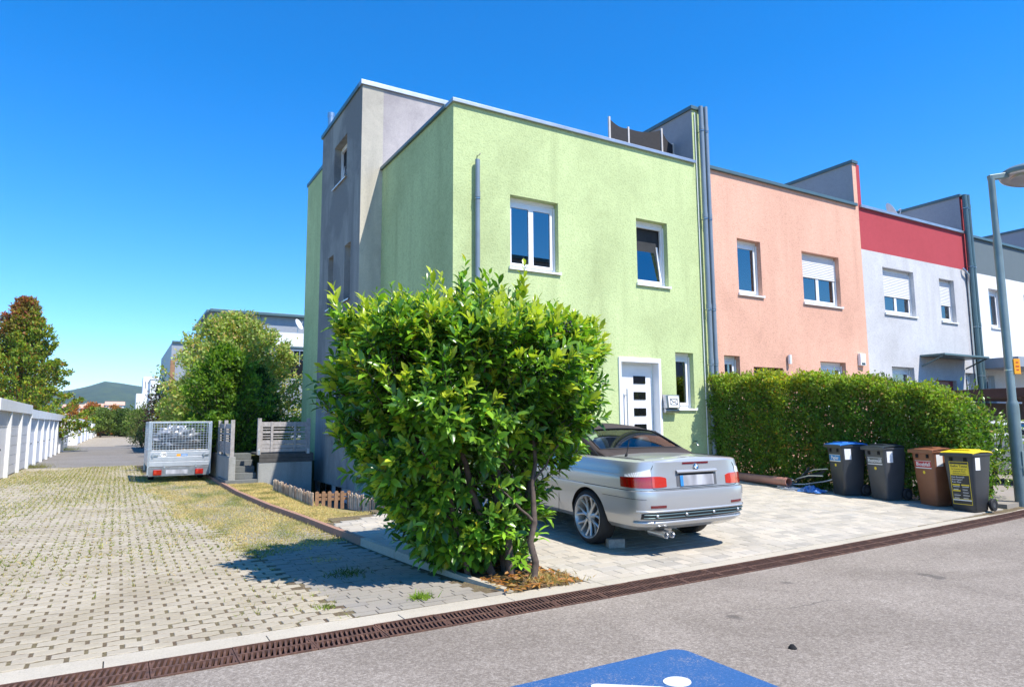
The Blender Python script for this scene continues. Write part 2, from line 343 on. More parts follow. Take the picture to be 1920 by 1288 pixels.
# ground under pavers: soil with green
def soilmix(name, a, c, d, sc=2.0):
    m, t, n, l, b = newmat(name); b.inputs['Roughness'].default_value = 0.95; b.inputs['Specular IOR Level'].default_value = 0.1
    co = objco(n, l); x = noise(n, l, sc, 6, 0.65, co); y = noise(n, l, 60 if sc > 0.02 else 0.12, 4, 0.7, co)
    c1 = mix(n, l, ramp(n, l, x.outputs[0], [(0.4, (0, 0, 0)), (0.62, (1, 1, 1))]).outputs[0], a, c)
    c2 = mix(n, l, ramp(n, l, y.outputs[0], [(0.3, (0, 0, 0)), (0.7, (1, 1, 1))]).outputs[0], mix(n, l, 1.0, c1, d, 'MULTIPLY'), c1)
    l.new(c2, b.inputs['Base Color']); bump(n, l, b, y.outputs[0], 0.8, 0.012); return m
soilmix('joint_soil', (0.19, 0.14, 0.095), (0.25, 0.21, 0.12), (0.4, 0.4, 0.4), 4.5)
soilmix('dry_lawn', (0.46, 0.36, 0.18), (0.32, 0.27, 0.11), (0.65, 0.62, 0.55), 1.6)
soilmix('ground_far', (0.10, 0.12, 0.04), (0.17, 0.15, 0.07), (0.7, 0.7, 0.7), 0.05)
soilmix('bed_soil', (0.16, 0.10, 0.055), (0.22, 0.15, 0.085), (0.5, 0.5, 0.5), 6)
# brick-textured far lane (pieces too small to see)
def lanemat(name, c1, c2, cm):
    m, t, n, l, b = newmat(name); b.inputs['Roughness'].default_value = 0.9; b.inputs['Specular IOR Level'].default_value = 0.15
    co = objco(n, l); br = n.new('ShaderNodeTexBrick'); br.inputs['Scale'].default_value = 4.7; br.inputs['Mortar Size'].default_value = 0.02
    for k, c in (('Color1', c1), ('Color2', c2), ('Mortar', cm)): br.inputs[k].default_value = (*c, 1)
    l.new(co, br.inputs['Vector']); x = noise(n, l, 0.5, 6, 0.65, co)
    c = mix(n, l, ramp(n, l, x.outputs[0], [(0.4, (0, 0, 0)), (0.7, (0.6, 0.6, 0.6))]).outputs[0], br.outputs[0], mix(n, l, 1.0, br.outputs[0], (0.72, 0.70, 0.62), 'MULTIPLY'))
    l.new(c, b.inputs['Base Color']); return m
lanemat('lane_grey', (0.215, 0.20, 0.185), (0.25, 0.23, 0.21), (0.14, 0.125, 0.10)); lanemat('lane_beige', (0.36, 0.31, 0.24), (0.40, 0.345, 0.27), (0.25, 0.2, 0.14))
# rusty cast-iron grate
m, t, n, l, b = newmat('rust'); b.inputs['Roughness'].default_value = 0.85; b.inputs['Metallic'].default_value = 0.1
co = objco(n, l); x = noise(n, l, 14, 5, 0.7, co); r = ramp(n, l, x.outputs[0], [(0.3, (0.055, 0.029, 0.022)), (0.55, (0.12, 0.058, 0.038)), (0.75, (0.23, 0.125, 0.078))]); l.new(r.outputs[0], b.inputs['Base Color']); bump(n, l, b, x.outputs[0], 0.4, 0.004)
soilmix('hill_wood', (0.030, 0.062, 0.022), (0.075, 0.115, 0.035), (0.35, 0.4, 0.35), 0.016)
# ================================================================ ground, road, paving
def interp(x, xs, ys): return float(np.interp(x, xs, ys))
def yd(x):                       # upper (house-side) edge of the drain grate, a gentle bend
    if x > 14: return 5.10+0.0034*13.5**2+0.0918*(x-14)
    if x < -6: return 5.10+0.0034*6.5**2
    return 5.10+0.0034*(x-0.5)**2
KY = [5.30, 5.45, 6.13, 7.01, 8.03, 9.51, 11.08, 12.77, 15.75, 19.34, 24]
KX = [3.12, 3.08, 2.92, 2.80, 2.72, 2.62, 2.53, 2.39, 2.27, 2.28, 2.28]
def kx(y): return interp(y, KY, KX)
def zdrive(x, y):
    return max(0.0, y-5.3)*(0.02+0.022*min(1, max(0, (x-3)/5)))
g = MB().quad((-1650, -55, -0.8), (3150, -55, -0.8), (3150, 3750, -0.8), (-1650, 3750, -0.8)).build('ground', 'ground_far'); prop(g, kind='structure')
# road
b = MB(); xs = [-60, -30, -12]+list(np.arange(-6, 16.1, 0.5))+[25, 45, 80]
for a, c in zip(xs[:-1], xs[1:]):
    b.quad((a, -40, -0.012), (c, -40, -0.012), (c, yd(c)-0.335, -0.012), (a, yd(a)-0.335, -0.012))
    b.quad((a, yd(a)-0.335, -0.8), (a, yd(a)-0.335, -0.012), (c, yd(c)-0.335, -0.012), (c, yd(c)-0.335, -0.8))
road = b.build('road', 'asphalt'); prop(road, kind='structure')
# alley bed
b = MB(); ys = [5.27]+list(np.arange(5.5, 24.1, 0.5))+[29.6]
for a, c in zip(ys[:-1], ys[1:]):
    b.quad((-9, a, -0.0065), (kx(a), a, -0.0065), (kx(c), c, -0.0065), (-9, c, -0.0065))
alley = b.build('alley', 'joint_soil'); prop(alley, kind='structure')
b = MB().box(-9, 2.28, 29.6, 58, -0.8, -0.008); o = b.build('lane', 'lane_grey'); prop(o, kind='structure')
b = MB().box(-9, 2.6, 58.01, 125, -0.8, -0.004); o = b.build('lane_end', 'lane_beige'); prop(o, kind='structure')
# wavy grass-joint pavers in the alley
def paver_mesh(L=0.184, wm=0.0545, we=0.0425, h=0.028):
    pl = [(-L/2, -we), (-L/4, -we-0.001), (-L*0.10, -wm), (L*0.10, -wm), (L/4, -we-0.001), (L/2, -we)]
    pl = pl+[(-x, -y) for x, y in pl]; n = len(pl); ins = [(x*0.96, y*0.92) for x, y in pl]
    v = [(x, y, -h) for x, y in pl]+[(x, y, -0.004) for x, y in pl]+[(x, y, 0) for x, y in ins]
    f = [(i, (i+1) % n, n+(i+1) % n, n+i) for i in range(n)]+[(n+i, n+(i+1) % n, 2*n+(i+1) % n, 2*n+i) for i in range(n)]+[tuple(range(2*n, 3*n))]
    return v, f
def far_vis(x, y): return x > -0.135*y-1.6
PV, PF = paver_mesh(); pme = bpy.data.meshes.new('paver'); pme.from_pydata(PV, [], PF); pme.materials.append(M['paver'])
PITX, PITY = 0.2097, 0.1165
stones = []
def stripx(y): return interp(y, [5, 7, 9.3, 14.1, 17.8, 24, 30], [1.62, 1.41, 1.32, 1.02, 0.84, 0.6, 0.5])
j = 0; y = 5.40
while y < 29.4:
    off = (j % 2)*PITX/2-0.112
    for i in range(-28, 12):
        x = off+i*PITX+0.01
        if not far_vis(x, y) or x > stripx(y)+0.10 or y-0.06 < yd(x)+0.165: continue
        stones.append((x+random.uniform(-1, 1)*0.002, y+random.uniform(-1, 1)*0.002, random.uniform(-0.003, 0.003), random.uniform(-0.02, 0.02), random.uniform(-0.012, 0.012), random.uniform(-.012, .012)))
    j += 1; y += PITY
def place_pieces(lst, me, nm, matn, parent, V, F, cap=300):
    lst.sort(key=lambda s: s[0]**2+s[1]**2)
    for s in lst[:cap]:
        o = bpy.data.objects.new(nm, me); COL.objects.link(o); o.location = s[:3]; o.rotation_euler = (s[4], s[5], s[3]); o.parent = parent
    b = MB()
    for s in lst[cap:]:
        ca, sa = cos(s[3]), sin(s[3]); b.add([(s[0]+x*ca-y*sa, s[1]+x*sa+y*ca, s[2]+z+x*-s[5]+y*s[4]) for x, y, z in V], F)
    o = b.build(nm+'_field', matn); o.parent = parent; prop(o, kind='stuff'); return o
stones.sort(key=lambda s: s[0]**2+s[1]**2)
place_pieces(stones, pme, 'paver', 'paver', alley, PV, PF)
# border strip beside the kerb: plain rectangular setts, overgrown
SV, SF = MB().box(-0.094, 0.094, -0.046, 0.046, -0.028, 0).v, MB().box(-0.094, 0.094, -0.046, 0.046, -0.028, 0).f
setts = []; yy = 5.42; j = 0
while yy < 24:
    x = stripx(yy)+0.21+(j % 2)*0.05
    while x < kx(yy)-0.10:
        if yy-0.05 > yd(x)+0.17: setts.append((x, yy, -0.003+random.uniform(-0.003, 0.003), random.uniform(-.02, .02), random.uniform(-.012, .012), random.uniform(-.012, .012)))
        x += 0.197
    j += 1; yy += 0.099
sme = bpy.data.meshes.new('sett'); sme.from_pydata(SV, [], SF); sme.materials.append(M['paver_grey'])
place_pieces(setts, sme, 'sett', 'paver_grey', alley, SV, SF, 150)
# driveway: bed and slabs
def inbed(x, y): return y < 7.3 and x < 3.88+0.02*(7.3-y) and x > 2.6
def lawn_y(x): return 9.62+0.60*(x-2.5)          # driveway / lawn edge
b = MB(); xs = list(np.arange(2.4, 14.41, 0.4))
for xa, xb in zip(xs[:-1], xs[1:]):
    for ya, yb in zip(np.arange(5.2, 11.3, 0.4), np.arange(5.6, 11.7, 0.4)):
        yb = min(yb, 11.4)
        if ya > lawn_y(xa)+0.3 and xa < 5: continue
        fx = lambda x, y: (max(x, kx(y)+0.02), max(y, yd(x)+0.02), zdrive(x, max(5.3, y))-0.014)
        b.quad(fx(xa, ya), fx(xb, ya), fx(xb, yb), fx(xa, yb))
drive = b.build('driveway', 'joint_soil'); prop(drive, kind='structure')
sl_v, sl_f = [], []
slabs = []; trimmed = []; y0 = 5.29; j = 0
while y0 < 11.25:
    x = 2.3+random.uniform(0, 0.2)
    while x < 13.4:
        L = random.choice([0.15, 0.225, 0.225, 0.30]); xc = x+L/2; yc = y0+0.075; x += L
        xl = max(xc-L/2, kx(yc)+0.085)
        if yc < 7.36: xl = max(xl, 3.925)
        if xc+L/2-xl < 0.03: continue
        yl = max(yc-0.0715, yd(xc)+0.163)
        if yc+0.0715-yl < 0.02: continue
        if xl > xc-L/2+.001 or yl > yc-.071:
            if xc < 5.35 and yc > lawn_y(xc)-0.02: continue
            if xc > 12.9: continue
            trimmed.append((xl+.0035, xc+L/2-.0035, yl, yc+.0715)); continue
        if xc < 5.35 and yc > lawn_y(xc)+0.03: continue
        if yc > 11.22 or xc > 12.9-0.0*yc: continue
        slabs.append((xc, yc, L))
    y0 += 0.151; j += 1
slabs.sort(key=lambda s: s[0]**2+s[1]**2)
smesh = {}
def slab_mesh(L):
    if L not in smesh:
        b = MB(); hx, hy = L/2-0.0035, 0.0715
        b.add([(-hx, -hy, -.03), (hx, -hy, -.03), (hx, hy, -.03), (-hx, hy, -.03), (-hx, -hy, -.004), (hx, -hy, -.004), (hx, hy, -.004), (-hx, hy, -.004), (-hx+.004, -hy+.004, 0), (hx-.004, -hy+.004, 0), (hx-.004, hy-.004, 0), (-hx+.004, hy-.004, 0)],
              [(0, 1, 5, 4), (1, 2, 6, 5), (2, 3, 7, 6), (3, 0, 4, 7), (4, 5, 9, 8), (5, 6, 10, 9), (6, 7, 11, 10), (7, 4, 8, 11), (8, 9, 10, 11)])
        me = b.mesh('slab'); me.materials.append(M['slab']); smesh[L] = (me, b)
    return smesh[L]
bb = MB()
for k, (xc, yc, L) in enumerate(slabs):
    me, mb = slab_mesh(L); z = zdrive(xc, yc)+random.uniform(-0.0015, 0.0015); sy = (zdrive(xc, yc+.05)-zdrive(xc, yc-.05))/.1; sx = (zdrive(xc+.05, yc)-zdrive(xc-.05, yc))/.1
    if k < 300:
        o = bpy.data.objects.new('slab', me); COL.objects.link(o); o.location = (xc, yc, z); o.rotation_euler = (math.atan(sy), -math.atan(sx), 0); o.parent = drive
    else: bb.add([(xc+a, yc+c, z+d+a*sx+c*sy) for a, c, d in mb.v], mb.f)
for (xa, xb, ya, yb) in trimmed:
    Q = [(xa, ya if ya > yd(xa)+.17 else yd(xa)+.162), (xb, ya if ya > yd(xb)+.17 else yd(xb)+.162), (xb, yb), (xa, yb)]
    bb.add([(x, y, zdrive(x, y)-.03) for x, y in Q]+[(x, y, zdrive(x, y)) for x, y in Q], [(0, 1, 5, 4), (1, 2, 6, 5), (2, 3, 7, 6), (3, 0, 4, 7), (4, 5, 6, 7)])
o = bb.build('slab_field', 'slab'); o.parent = drive; prop(o, kind='stuff')
# drain channel
dr = thing('drain_channel', 'rusty cast iron drainage channel running along the road edge', 'drain', (3, 5, 0))
b = MB(); xs = list(np.arange(-3, 16.1, 0.5))
for a, c in zip(xs[:-1], xs[1:]):
    for (o0, z0, o1, z1) in ((-0.34, -0.012, -0.34, -0.16), (-0.34, -0.16, 0.0, -0.16), (0.0, -0.16, 0.0, -0.004)):
        b.quad((a, yd(a)+o0, z0), (c, yd(c)+o0, z0), (c, yd(c)+o1, z1), (a, yd(a)+o1, z1))
b.build('channel', 'drain_dark', dr)
b = MB()
for a, c in zip(xs[:-1], xs[1:]): b.quad((a, yd(a)+.15, -.005), (c, yd(c)+.15, -.005), (c, yd(c)+.25, -.005), (a, yd(a)+.25, -.005))
b.build('mortar_haunch', 'kerb_concrete', dr)
b = MB(); Lg = 0.496
b.box(-Lg/2, Lg/2, -0.335, -0.318, -0.05, -0.003).box(-Lg/2, Lg/2, -0.017, 0, -0.05, -0.001).box(-Lg/2, Lg/2, -0.178, -0.160, -0.05, -0.004)
for row in (-0.318, -0.160):
    for k in range(14):
        x = -Lg/2+0.018+k*0.0354; w = 0.0078
        b.add([(x-w-.012, row, -.05), (x+w-.012, row, -.05), (x+w+.012, row+.143, -.05), (x-w+.012, row+.143, -.05), (x-w-.012, row, -.006), (x+w-.012, row, -.006), (x+w+.012, row+.143, -.006), (x-w+.012, row+.143, -.006)],
              [(4, 5, 6, 7), (0, 1, 5, 4), (1, 2, 6, 5), (2, 3, 7, 6), (3, 0, 4, 7)])
b.box(-Lg/2, -Lg/2+0.012, -0.32, -0.015, -0.05, -0.005).box(Lg/2-0.012, Lg/2, -0.32, -0.015, -0.05, -0.005)
gme = b.mesh('grate'); gme.materials.append(M['rust'])
for k, x in enumerate(np.arange(-2.5, 15.6, 0.5)):
    o = bpy.data.objects.new('grate', gme); COL.objects.link(o); adopt(o, dr); o.location = (x, yd(x), random.uniform(-.002, .001)); o.rotation_euler = (0, 0, atan2(yd(x+.25)-yd(x-.25), .5))
for k, x in enumerate(np.arange(-2.5, 15.6, 1.0)):
    b = MB(); b.prism([(x-0.497, yd(x-.5)+0.003), (x+0.497, yd(x+.5)+0.003), (x+0.497, yd(x+.5)+0.158), (x-0.497, yd(x-.5)+0.158)], -0.12, -0.001+random.uniform(-.001, .001))
    b.build('edge_stone', 'kerb_concrete', dr, bevel=0.004)
# kerb between alley and driveway / lawn
kb = thing('kerb', 'low stone kerb between the alley paving and the driveway', 'kerb', (2.7, 8, 0))
ys = [5.42]
while ys[-1] < 24: ys.append(ys[-1]+1.0)
for a, c in zip(ys[:-1], ys[1:]):
    n_ = 4; P = [a+0.004+(c-a-0.008)*i/n_ for i in range(n_+1)]; b = MB()
    top = lambda y: max(0.012, min(0.085, 0.01+0.04*(y-5.35)))
    L_ = [(kx(y), y) for y in P]; R_ = [(kx(y)+0.075, y) for y in P]
    for i in range(n_):
        za, zb = top(P[i]), top(P[i+1])
        b.add([(L_[i][0], L_[i][1], -.1), (R_[i][0], R_[i][1], -.1), (R_[i+1][0], R_[i+1][1], -.1), (L_[i+1][0], L_[i+1][1], -.1), (L_[i][0]+.006, L_[i][1], za), (R_[i][0], R_[i][1], za), (R_[i+1][0], R_[i+1][1], zb), (L_[i+1][0]+.006, L_[i+1][1], zb)],
              [(4, 5, 6, 7), (1, 2, 6, 5), (3, 0, 4, 7)]+([(0, 1, 5, 4)] if i == 0 else [])+([(2, 3, 7, 6)] if i == n_-1 else []))
    b.build('kerb_stone', 'kerb_red' if a > 8.0 else 'kerb_concrete', kb, fixn=True)
# planting bed
b = MB().prism([(kx(5.45)+.07, 5.44), (3.72, 5.36), (3.88, 6.2), (3.86, 7.28), (kx(7.28)+.07, 7.28)], -0.1, 0.015)
bed = b.build('planting_bed', 'bed_soil'); prop(bed, kind='structure')
b = MB()
for (x0, y0, x1, y1) in ((3.74, 5.36, 3.90, 6.2), (3.90, 6.2, 3.88, 7.25)):
    b.bar((x0, y0, zdrive(x0, y0)-0.03), (x1, y1, zdrive(x1, y1)-0.03), 0.05, 0.09)
b.build('edging', 'kerb_concrete', None, bevel=0.004).parent = bed
# lawn, pit beside the tower, garden terrace, neighbour's yard
b = MB(); NL = 26
pts = [(kx(y)+.075, y) for y in np.linspace(9.65, 18.0, 12)]
b.prism([(kx(9.6)+.075, 9.66), (3.86, 10.43), (3.55, 11.15), (3.2, 12.2), (3.2, 18.0)]+pts[::-1][:-1], -0.8, 0.055)
lawn = b.build('lawn', 'dry_lawn'); prop(lawn, kind='structure')
b = MB().prism([(3.2, 12.2), (3.55, 11.15), (3.86, 10.43), (5.33, 11.28), (5.33, 18), (3.2, 18)], -0.8, -0.42); o = b.build('sunken_yard', 'soil'); prop(o, kind='structure')
b = MB().box(2.57, 40, 19.35, 60, -0.8, 0.70); o = b.build('garden', 'ground_far'); prop(o, kind='structure')
b = MB().box(13.4, 60, 5.0, 11.29, -0.8, 0.03); 
ny = MB().prism([(13.0, yd(13)+.16)]+[(x, yd(x)+.16) for x in (16, 20, 30, 45)]+[(45, 11.29), (12.9, 11.29)], -0.8, 0.08); o = ny.build('yard', 'paver_grey'); prop(o, kind='structure')
# blue parking mark with white wheelchair symbol
mk = thing('parking_marking', 'blue square with white wheelchair symbol painted on the asphalt', 'road marking', (2.5, 2.7, -0.012))
def rrect(x0, x1, y0, y1, r, n=6):
    P = []
    for cx, cy, a in ((x1-r, y1-r, 0), (x0+r, y1-r, pi/2), (x0+r, y0+r, pi), (x1-r, y0+r, 1.5*pi)):
        P += [(cx+r*cos(a+pi/2*i/n), cy+r*sin(a+pi/2*i/n)) for i in range(n+1)]
    return P
MB().prism(rrect(1.74, 3.345, 1.92, 3.53, 0.10), -0.02, -0.006).build('blue_field', 'worn_blue', mk)
b = MB(); b.prism([(2.90+0.085*cos(a), 3.085+0.075*sin(a)) for a in np.linspace(0, 2*pi, 25)[:-1]], -0.015, -0.002)
b.build('head_mark', 'worn_white', mk)
b = MB()
def stroke(pts, w):
    for p, q in zip(pts[:-1], pts[1:]):
        d = Vector((q[0]-p[0], q[1]-p[1])); nrm = Vector((-d.y, d.x)).normalized()*w/2
        b.prism([(p[0]+nrm.x, p[1]+nrm.y), (p[0]-nrm.x, p[1]-nrm.y), (q[0]-nrm.x, q[1]-nrm.y), (q[0]+nrm.x, q[1]+nrm.y)], -0.015, -0.002)
    for p in pts: b.prism([(p[0]+w/2*cos(a), p[1]+w/2*sin(a)) for a in np.linspace(0, 2*pi, 17)[:-1]], -0.015, -0.0023)
stroke([(2.74, 3.05), (2.46, 3.27)], 0.075); stroke([(2.72, 3.02), (2.30, 2.98)], 0.11); stroke([(2.32, 2.95), (2.28, 2.55), (1.95, 2.40)], 0.085)
stroke([(2.20+0.30*cos(a)+.02, 2.80+0.30*sin(a)) for a in np.linspace(1.9, 5.3, 12)], 0.06)
b.build('figure_mark', 'worn_white', mk)
o = MB().lathe([(0.0, 0.03), (0.012, 0.028), (0.02, 0.018), (0.028, 0.008), (0.03, 0)], 7, (3.985, 3.13, -0.013)).build('dirt_clump', 'dark_gap', None, smooth=60); prop(o, 'small dark clump of dirt lying on the road right of the blue mark', 'dirt')
# ================================================================ houses
YF = 11.30
def wall_holes(b, x0, x1, z0, z1, holes, y, depth=0.2, axis='Y', flip=1):
    """wall sheet in the plane axis=const with rectangular openings and reveals; u runs along the wall"""
    us = sorted({x0, x1, *[h[0] for h in holes], *[h[1] for h in holes]}); us = [u for u in us if x0 <= u <= x1]
    zs = sorted({z0, z1, *[h[2] for h in holes], *[h[3] for h in holes]}); zs = [z for z in zs if z0 <= z <= z1]
    P = (lambda u, v, z: (u, y+v*flip, z)) if axis == 'Y' else (lambda u, v, z: (y+v*flip, u, z))
    for a, c in zip(us[:-1], us[1:]):
        for d, e in zip(zs[:-1], zs[1:]):
            um, zm = (a+c)/2, (d+e)/2
            if any(h[0] < um < h[1] and h[2] < zm < h[3] for h in holes): continue
            b.quad(P(a, 0, d), P(c, 0, d), P(c, 0, e), P(a, 0, e))
    for h in holes:
        for (ua, za, ub, zb) in ((h[0], h[2], h[0], h[3]), (h[1], h[2], h[1], h[3]), (h[0], h[2], h[1], h[2]), (h[0], h[3], h[1], h[3])):
            b.quad(P(ua, 0, za), P(ub, 0, zb), P(ub, depth, zb), P(ua, depth, za))
    return b
def window(parent, x0, x1, z0, z1, y=YF, depth=0.17, sashes=1, shutter=0.0, tilt=False, sill=True, curtain=False, glassm='window_glass'):
    yf = y+depth; b = MB(); fr = 0.055
    hz = z1-0.085
    b.box(x0, x1, yf-0.01, yf+0.06, z1-0.075, z1)                           # shutter box cover
    b.box(x0, x0+fr, yf, yf+0.06, z0, hz+.01).box(x1-fr, x1, yf, yf+0.06, z0, hz+.01).box(x0+fr, x1-fr, yf, yf+0.06, z0, z0+fr+.02).box(x0+fr, x1-fr, yf, yf+0.06, hz-fr, hz+.01)
    b.box(x0+.002, x0+.03, yf-0.05, yf-.001, z0+.02, z1-.085).box(x1-.03, x1-.002, yf-0.05, yf-.001, z0+.02, z1-.085)    # shutter guide rails
    w = b.build('window', 'white_frame', parent, bevel=0.004)
    n = sashes; xw = (x1-x0-2*fr)/n
    for i in range(n):
        a = x0+fr+i*xw; c = a+xw; s = 0.058; sb = MB(); za, zb = z0+fr+.022, hz-fr-.002
        ys = yf-0.02
        sb.box(a, a+s, ys, ys+0.055, za, zb).box(c-s, c, ys, ys+0.055, za, zb).box(a+s, c-s, ys, ys+0.055, za, za+s).box(a+s, c-s, ys, ys+0.055, zb-s, zb)
        pb = MB().box(a+s-.005, c-s+.005, ys+0.02, ys+0.03, za+s-.005, zb-s+.005)
        if tilt:
            ang = radians(7.5); R = Matrix.Translation((0, ys, za)) @ Matrix.Rotation(-ang, 4, 'X') @ Matrix.Translation((0, -ys, -za))
            for q in (sb, pb): q.v = [tuple(R @ Vector(v)) for v in q.v]
        sb.build('sash', 'white_frame', w, bevel=0.003); pb.build('pane', glassm, w)
    MB().box(x0-.02, x1+.02, yf+.10, yf+.11, z0, z1).build('dark_interior', 'dark_room', w)
    if curtain:
        cb = MB(); k = 14; P = [[(x0+.08+(x1-x0-.16)*(0.55+0.45*i/k), yf+.075+.012*sin(i*2.1), z) for i in range(k+1)] for z in (z0+.08, z1-.16)]; cb.grid(P); cb.build('curtain', 'curtain', w)
    if shutter > 0:
        sb = MB(); zt = z1-0.08; zbm = zt-(z1-z0)*shutter; k = max(3, int((zt-zbm)/0.045)); hh = (zt-zbm)/k
        for i in range(k):
            z = zbm+i*hh; sb.add([(x0+.03, yf-.036, z+.004), (x1-.03, yf-.036, z+.004), (x1-.03, yf-.044, z+hh*.5), (x0+.03, yf-.044, z+hh*.5), (x1-.03, yf-.034, z+hh-.002), (x0+.03, yf-.034, z+hh-.002)], [(0, 1, 2, 3), (3, 2, 4, 5)])
        sb.box(x0+.03, x1-.03, yf-.028, yf-.024, zbm, zt)
        sb.build('shutter', 'shutter_white', w)
    if sill:
        sb = MB(); sb.add([(x0-.035, y-.045, z0-.005), (x1+.035, y-.045, z0-.005), (x1+.035, yf, z0+.015), (x0-.035, yf, z0+.015), (x0-.035, y-.045, z0-.045), (x1+.035, y-.045, z0-.045), (x1+.035, y-.03, z0-.045), (x0-.035, y-.03, z0-.045), (x0-.035, y-.005, z0-.02), (x1+.035, y-.005, z0-.02)],
                          [(0, 1, 2, 3), (4, 5, 1, 0), (4, 7, 6, 5)])
        sb.box(x0-.04, x0-.03, y-.047, y-.002, z0-.047, z0+.02).box(x1+.03, x1+.04, y-.047, y-.002, z0-.047, z0+.02)
        sb.build('sill', 'white_frame', w)
    return w
def coping(parent, pts, w=0.10, h=0.12, z=7.7, m='zinc', name='coping'):
    """metal roof edge along a polyline of (x,y), overhang outwards"""
    b = MB()
    for (a, c) in zip(pts[:-1], pts[1:]):
        b.bar((a[0], a[1], z+h/2), (c[0], c[1], z+h/2), w, h)
    return b.build(name, m, parent, bevel=0.006)
def downpipe(parent, x, z0, z1, y=YF-0.10, r=0.05, m='pipe_grey', clips=(), top_hook=False):
    b = MB(); b.tube([(x, y, z0), (x, y, z1)], r, 14)
    for zc in clips: b.tube([(x, y, zc-.06), (x, y, zc+.05)], r*1.13, 14)
    o = b.build('downpipe', m, parent, smooth=40)
    for zc in clips: MB().tube([(x, y, zc-.09), (x, y, zc-.075)], r*1.22, 14).box(x-.012, x+.012, y, YF+.02, zc-.09, zc-.075).build('pipe_clip', 'steel', o, smooth=40)
    return o
# ---------------------------------------------------------------- green end house
gh = thing('green_house', 'pale green rendered end house with grey stair tower and flat roof', 'house', (8.5, 13, 0))
XS, XR, YT, XT, YB, YE = 5.31, 11.84, 15.39, 4.77, 19.10, 20.95
wins = [(6.57, 7.73, 4.57, 6.06, 2, 0, False, False), (9.85, 10.78, 4.57, 6.07, 1, 0, True, False), (10.90, 11.46, 1.80, 3.08, 1, 0, False, False)]
holes = [w[:4] for w in wins]+[(9.29, 10.36, 0.35, 2.83)]
b = MB(); wall_holes(b, XS, 12.0, -0.4, 7.70, holes, YF, 0.20); b.build('wall', 'green_stucco', gh)
b = MB().quad((XS, YF, -0.6), (XS, YT, -0.6), (XS, YT, 7.70), (XS, YF, 7.70)); b.build('side_wall', 'green_stucco', gh)
MB().box(XS+.3, XR, YF+.32, YT, 7.40, 7.45).build('roof_terrace', 'grey_stucco', gh)
MB().box(XS+.01, XR, YF+.01, YF+.3, 7.3, 7.699).box(XS+.01, XS+.3, YF+.31, YT-.01, 7.3, 7.699).build('parapet', 'grey_stucco', gh)
coping(gh, [(XS-.04, YF+.12), (XR-.1, YF+.12)], 0.36, 0.075, 7.70); coping(gh, [(XS+.12, YF+.302), (XS+.12, YT)], 0.36, 0.074, 7.70, 'teal_metal')
for w in wins: window(gh, *w[:4], sashes=w[4], shutter=w[5], tilt=w[6], curtain=w[7])
# tower: left face with windows, front return, top storey, rear part
tw = [(16.62, 17.81, 7.88, 9.04), (17.66, 18.19, 4.60, 6.02), (16.11, 16.64, 4.60, 6.02), (16.5, 17.95, 1.30, 2.6)]
b = MB(); wall_holes(b, YT, YB, -0.03, 9.80, tw, XT, 0.22, 'X', 1); b.build('tower_side', 'tower_stucco', gh)
MB().quad((XT, YT, -0.03), (XS+.002, YT, -0.03), (XS+.002, YT, 9.80), (XT, YT, 9.80)).build('tower_front', 'cream_stucco', gh)
MB().quad((XS+.002, YT+.004, 7.4), (XR+.5, YT+.004, 7.4), (XR+.5, YT+.004, 9.80), (XS+.002, YT+.004, 9.80)).build('top_storey', 'mauve_stucco', gh)
MB().quad((XT, YT, 9.8), (XR+.5, YT, 9.8), (XR+.5, YB, 9.8), (XT, YB, 9.8)).quad((XT, YB-.002, 8), (XR+.5, YB-.002, 8), (XR+.5, YB-.002, 9.8), (XT, YB-.002, 9.8)).build('tower_roof', 'grey_stucco', gh)
coping(gh, [(XT-.05, YT+.06), (XR+.5, YT+.06)], 0.22, 0.115, 9.80, 'zinc'); coping(gh, [(XT+.06, YT+.172), (XT+.06, YB+.05)], 0.22, 0.113, 9.80, 'teal_metal')
b = MB(); b.quad((XT+.03, YB, 0.50), (XT+.03, YE, 0.50), (XT+.03, YE, 8.93), (XT+.03, YB, 8.93)).quad((XT+.03, YE, .5), (11, YE, .5), (11, YE, 8.93), (XT+.03, YE, 8.93)).quad((XT+.03, YB, 8.93), (11, YB, 8.93), (11, YE, 8.93), (XT+.03, YE, 8.93)).quad((XT+.03, YB, .5), (XT+.2, YB, .5), (XT+.2, YE, .5), (XT+.03, YE, .5))
b.build('rear_wall', 'green_stucco', gh)
MB().box(XT+.09, 11, YB+.001, YE-.05, -0.8, 0.5).build('plinth', 'grey_stucco', gh)
coping(gh, [(XT+.1, YB+.0), (XT+.1, YE+.05)], 0.2, 0.11, 8.93, 'teal_metal')
MB().box(XT+.16, XS+.5, YT+.03, YB-.05, -0.8, -0.031).build('basement_wall', 'bright_stucco', gh)
for yy in (17.0, 17.9, 18.5):
    MB().box(XT+.13, XT+.162, yy, yy+.42, -0.55, -0.08).box(XT+.12, XT+.15, yy-.04, yy, -.6, -.04).build('basement_window', 'pane_dark', gh)
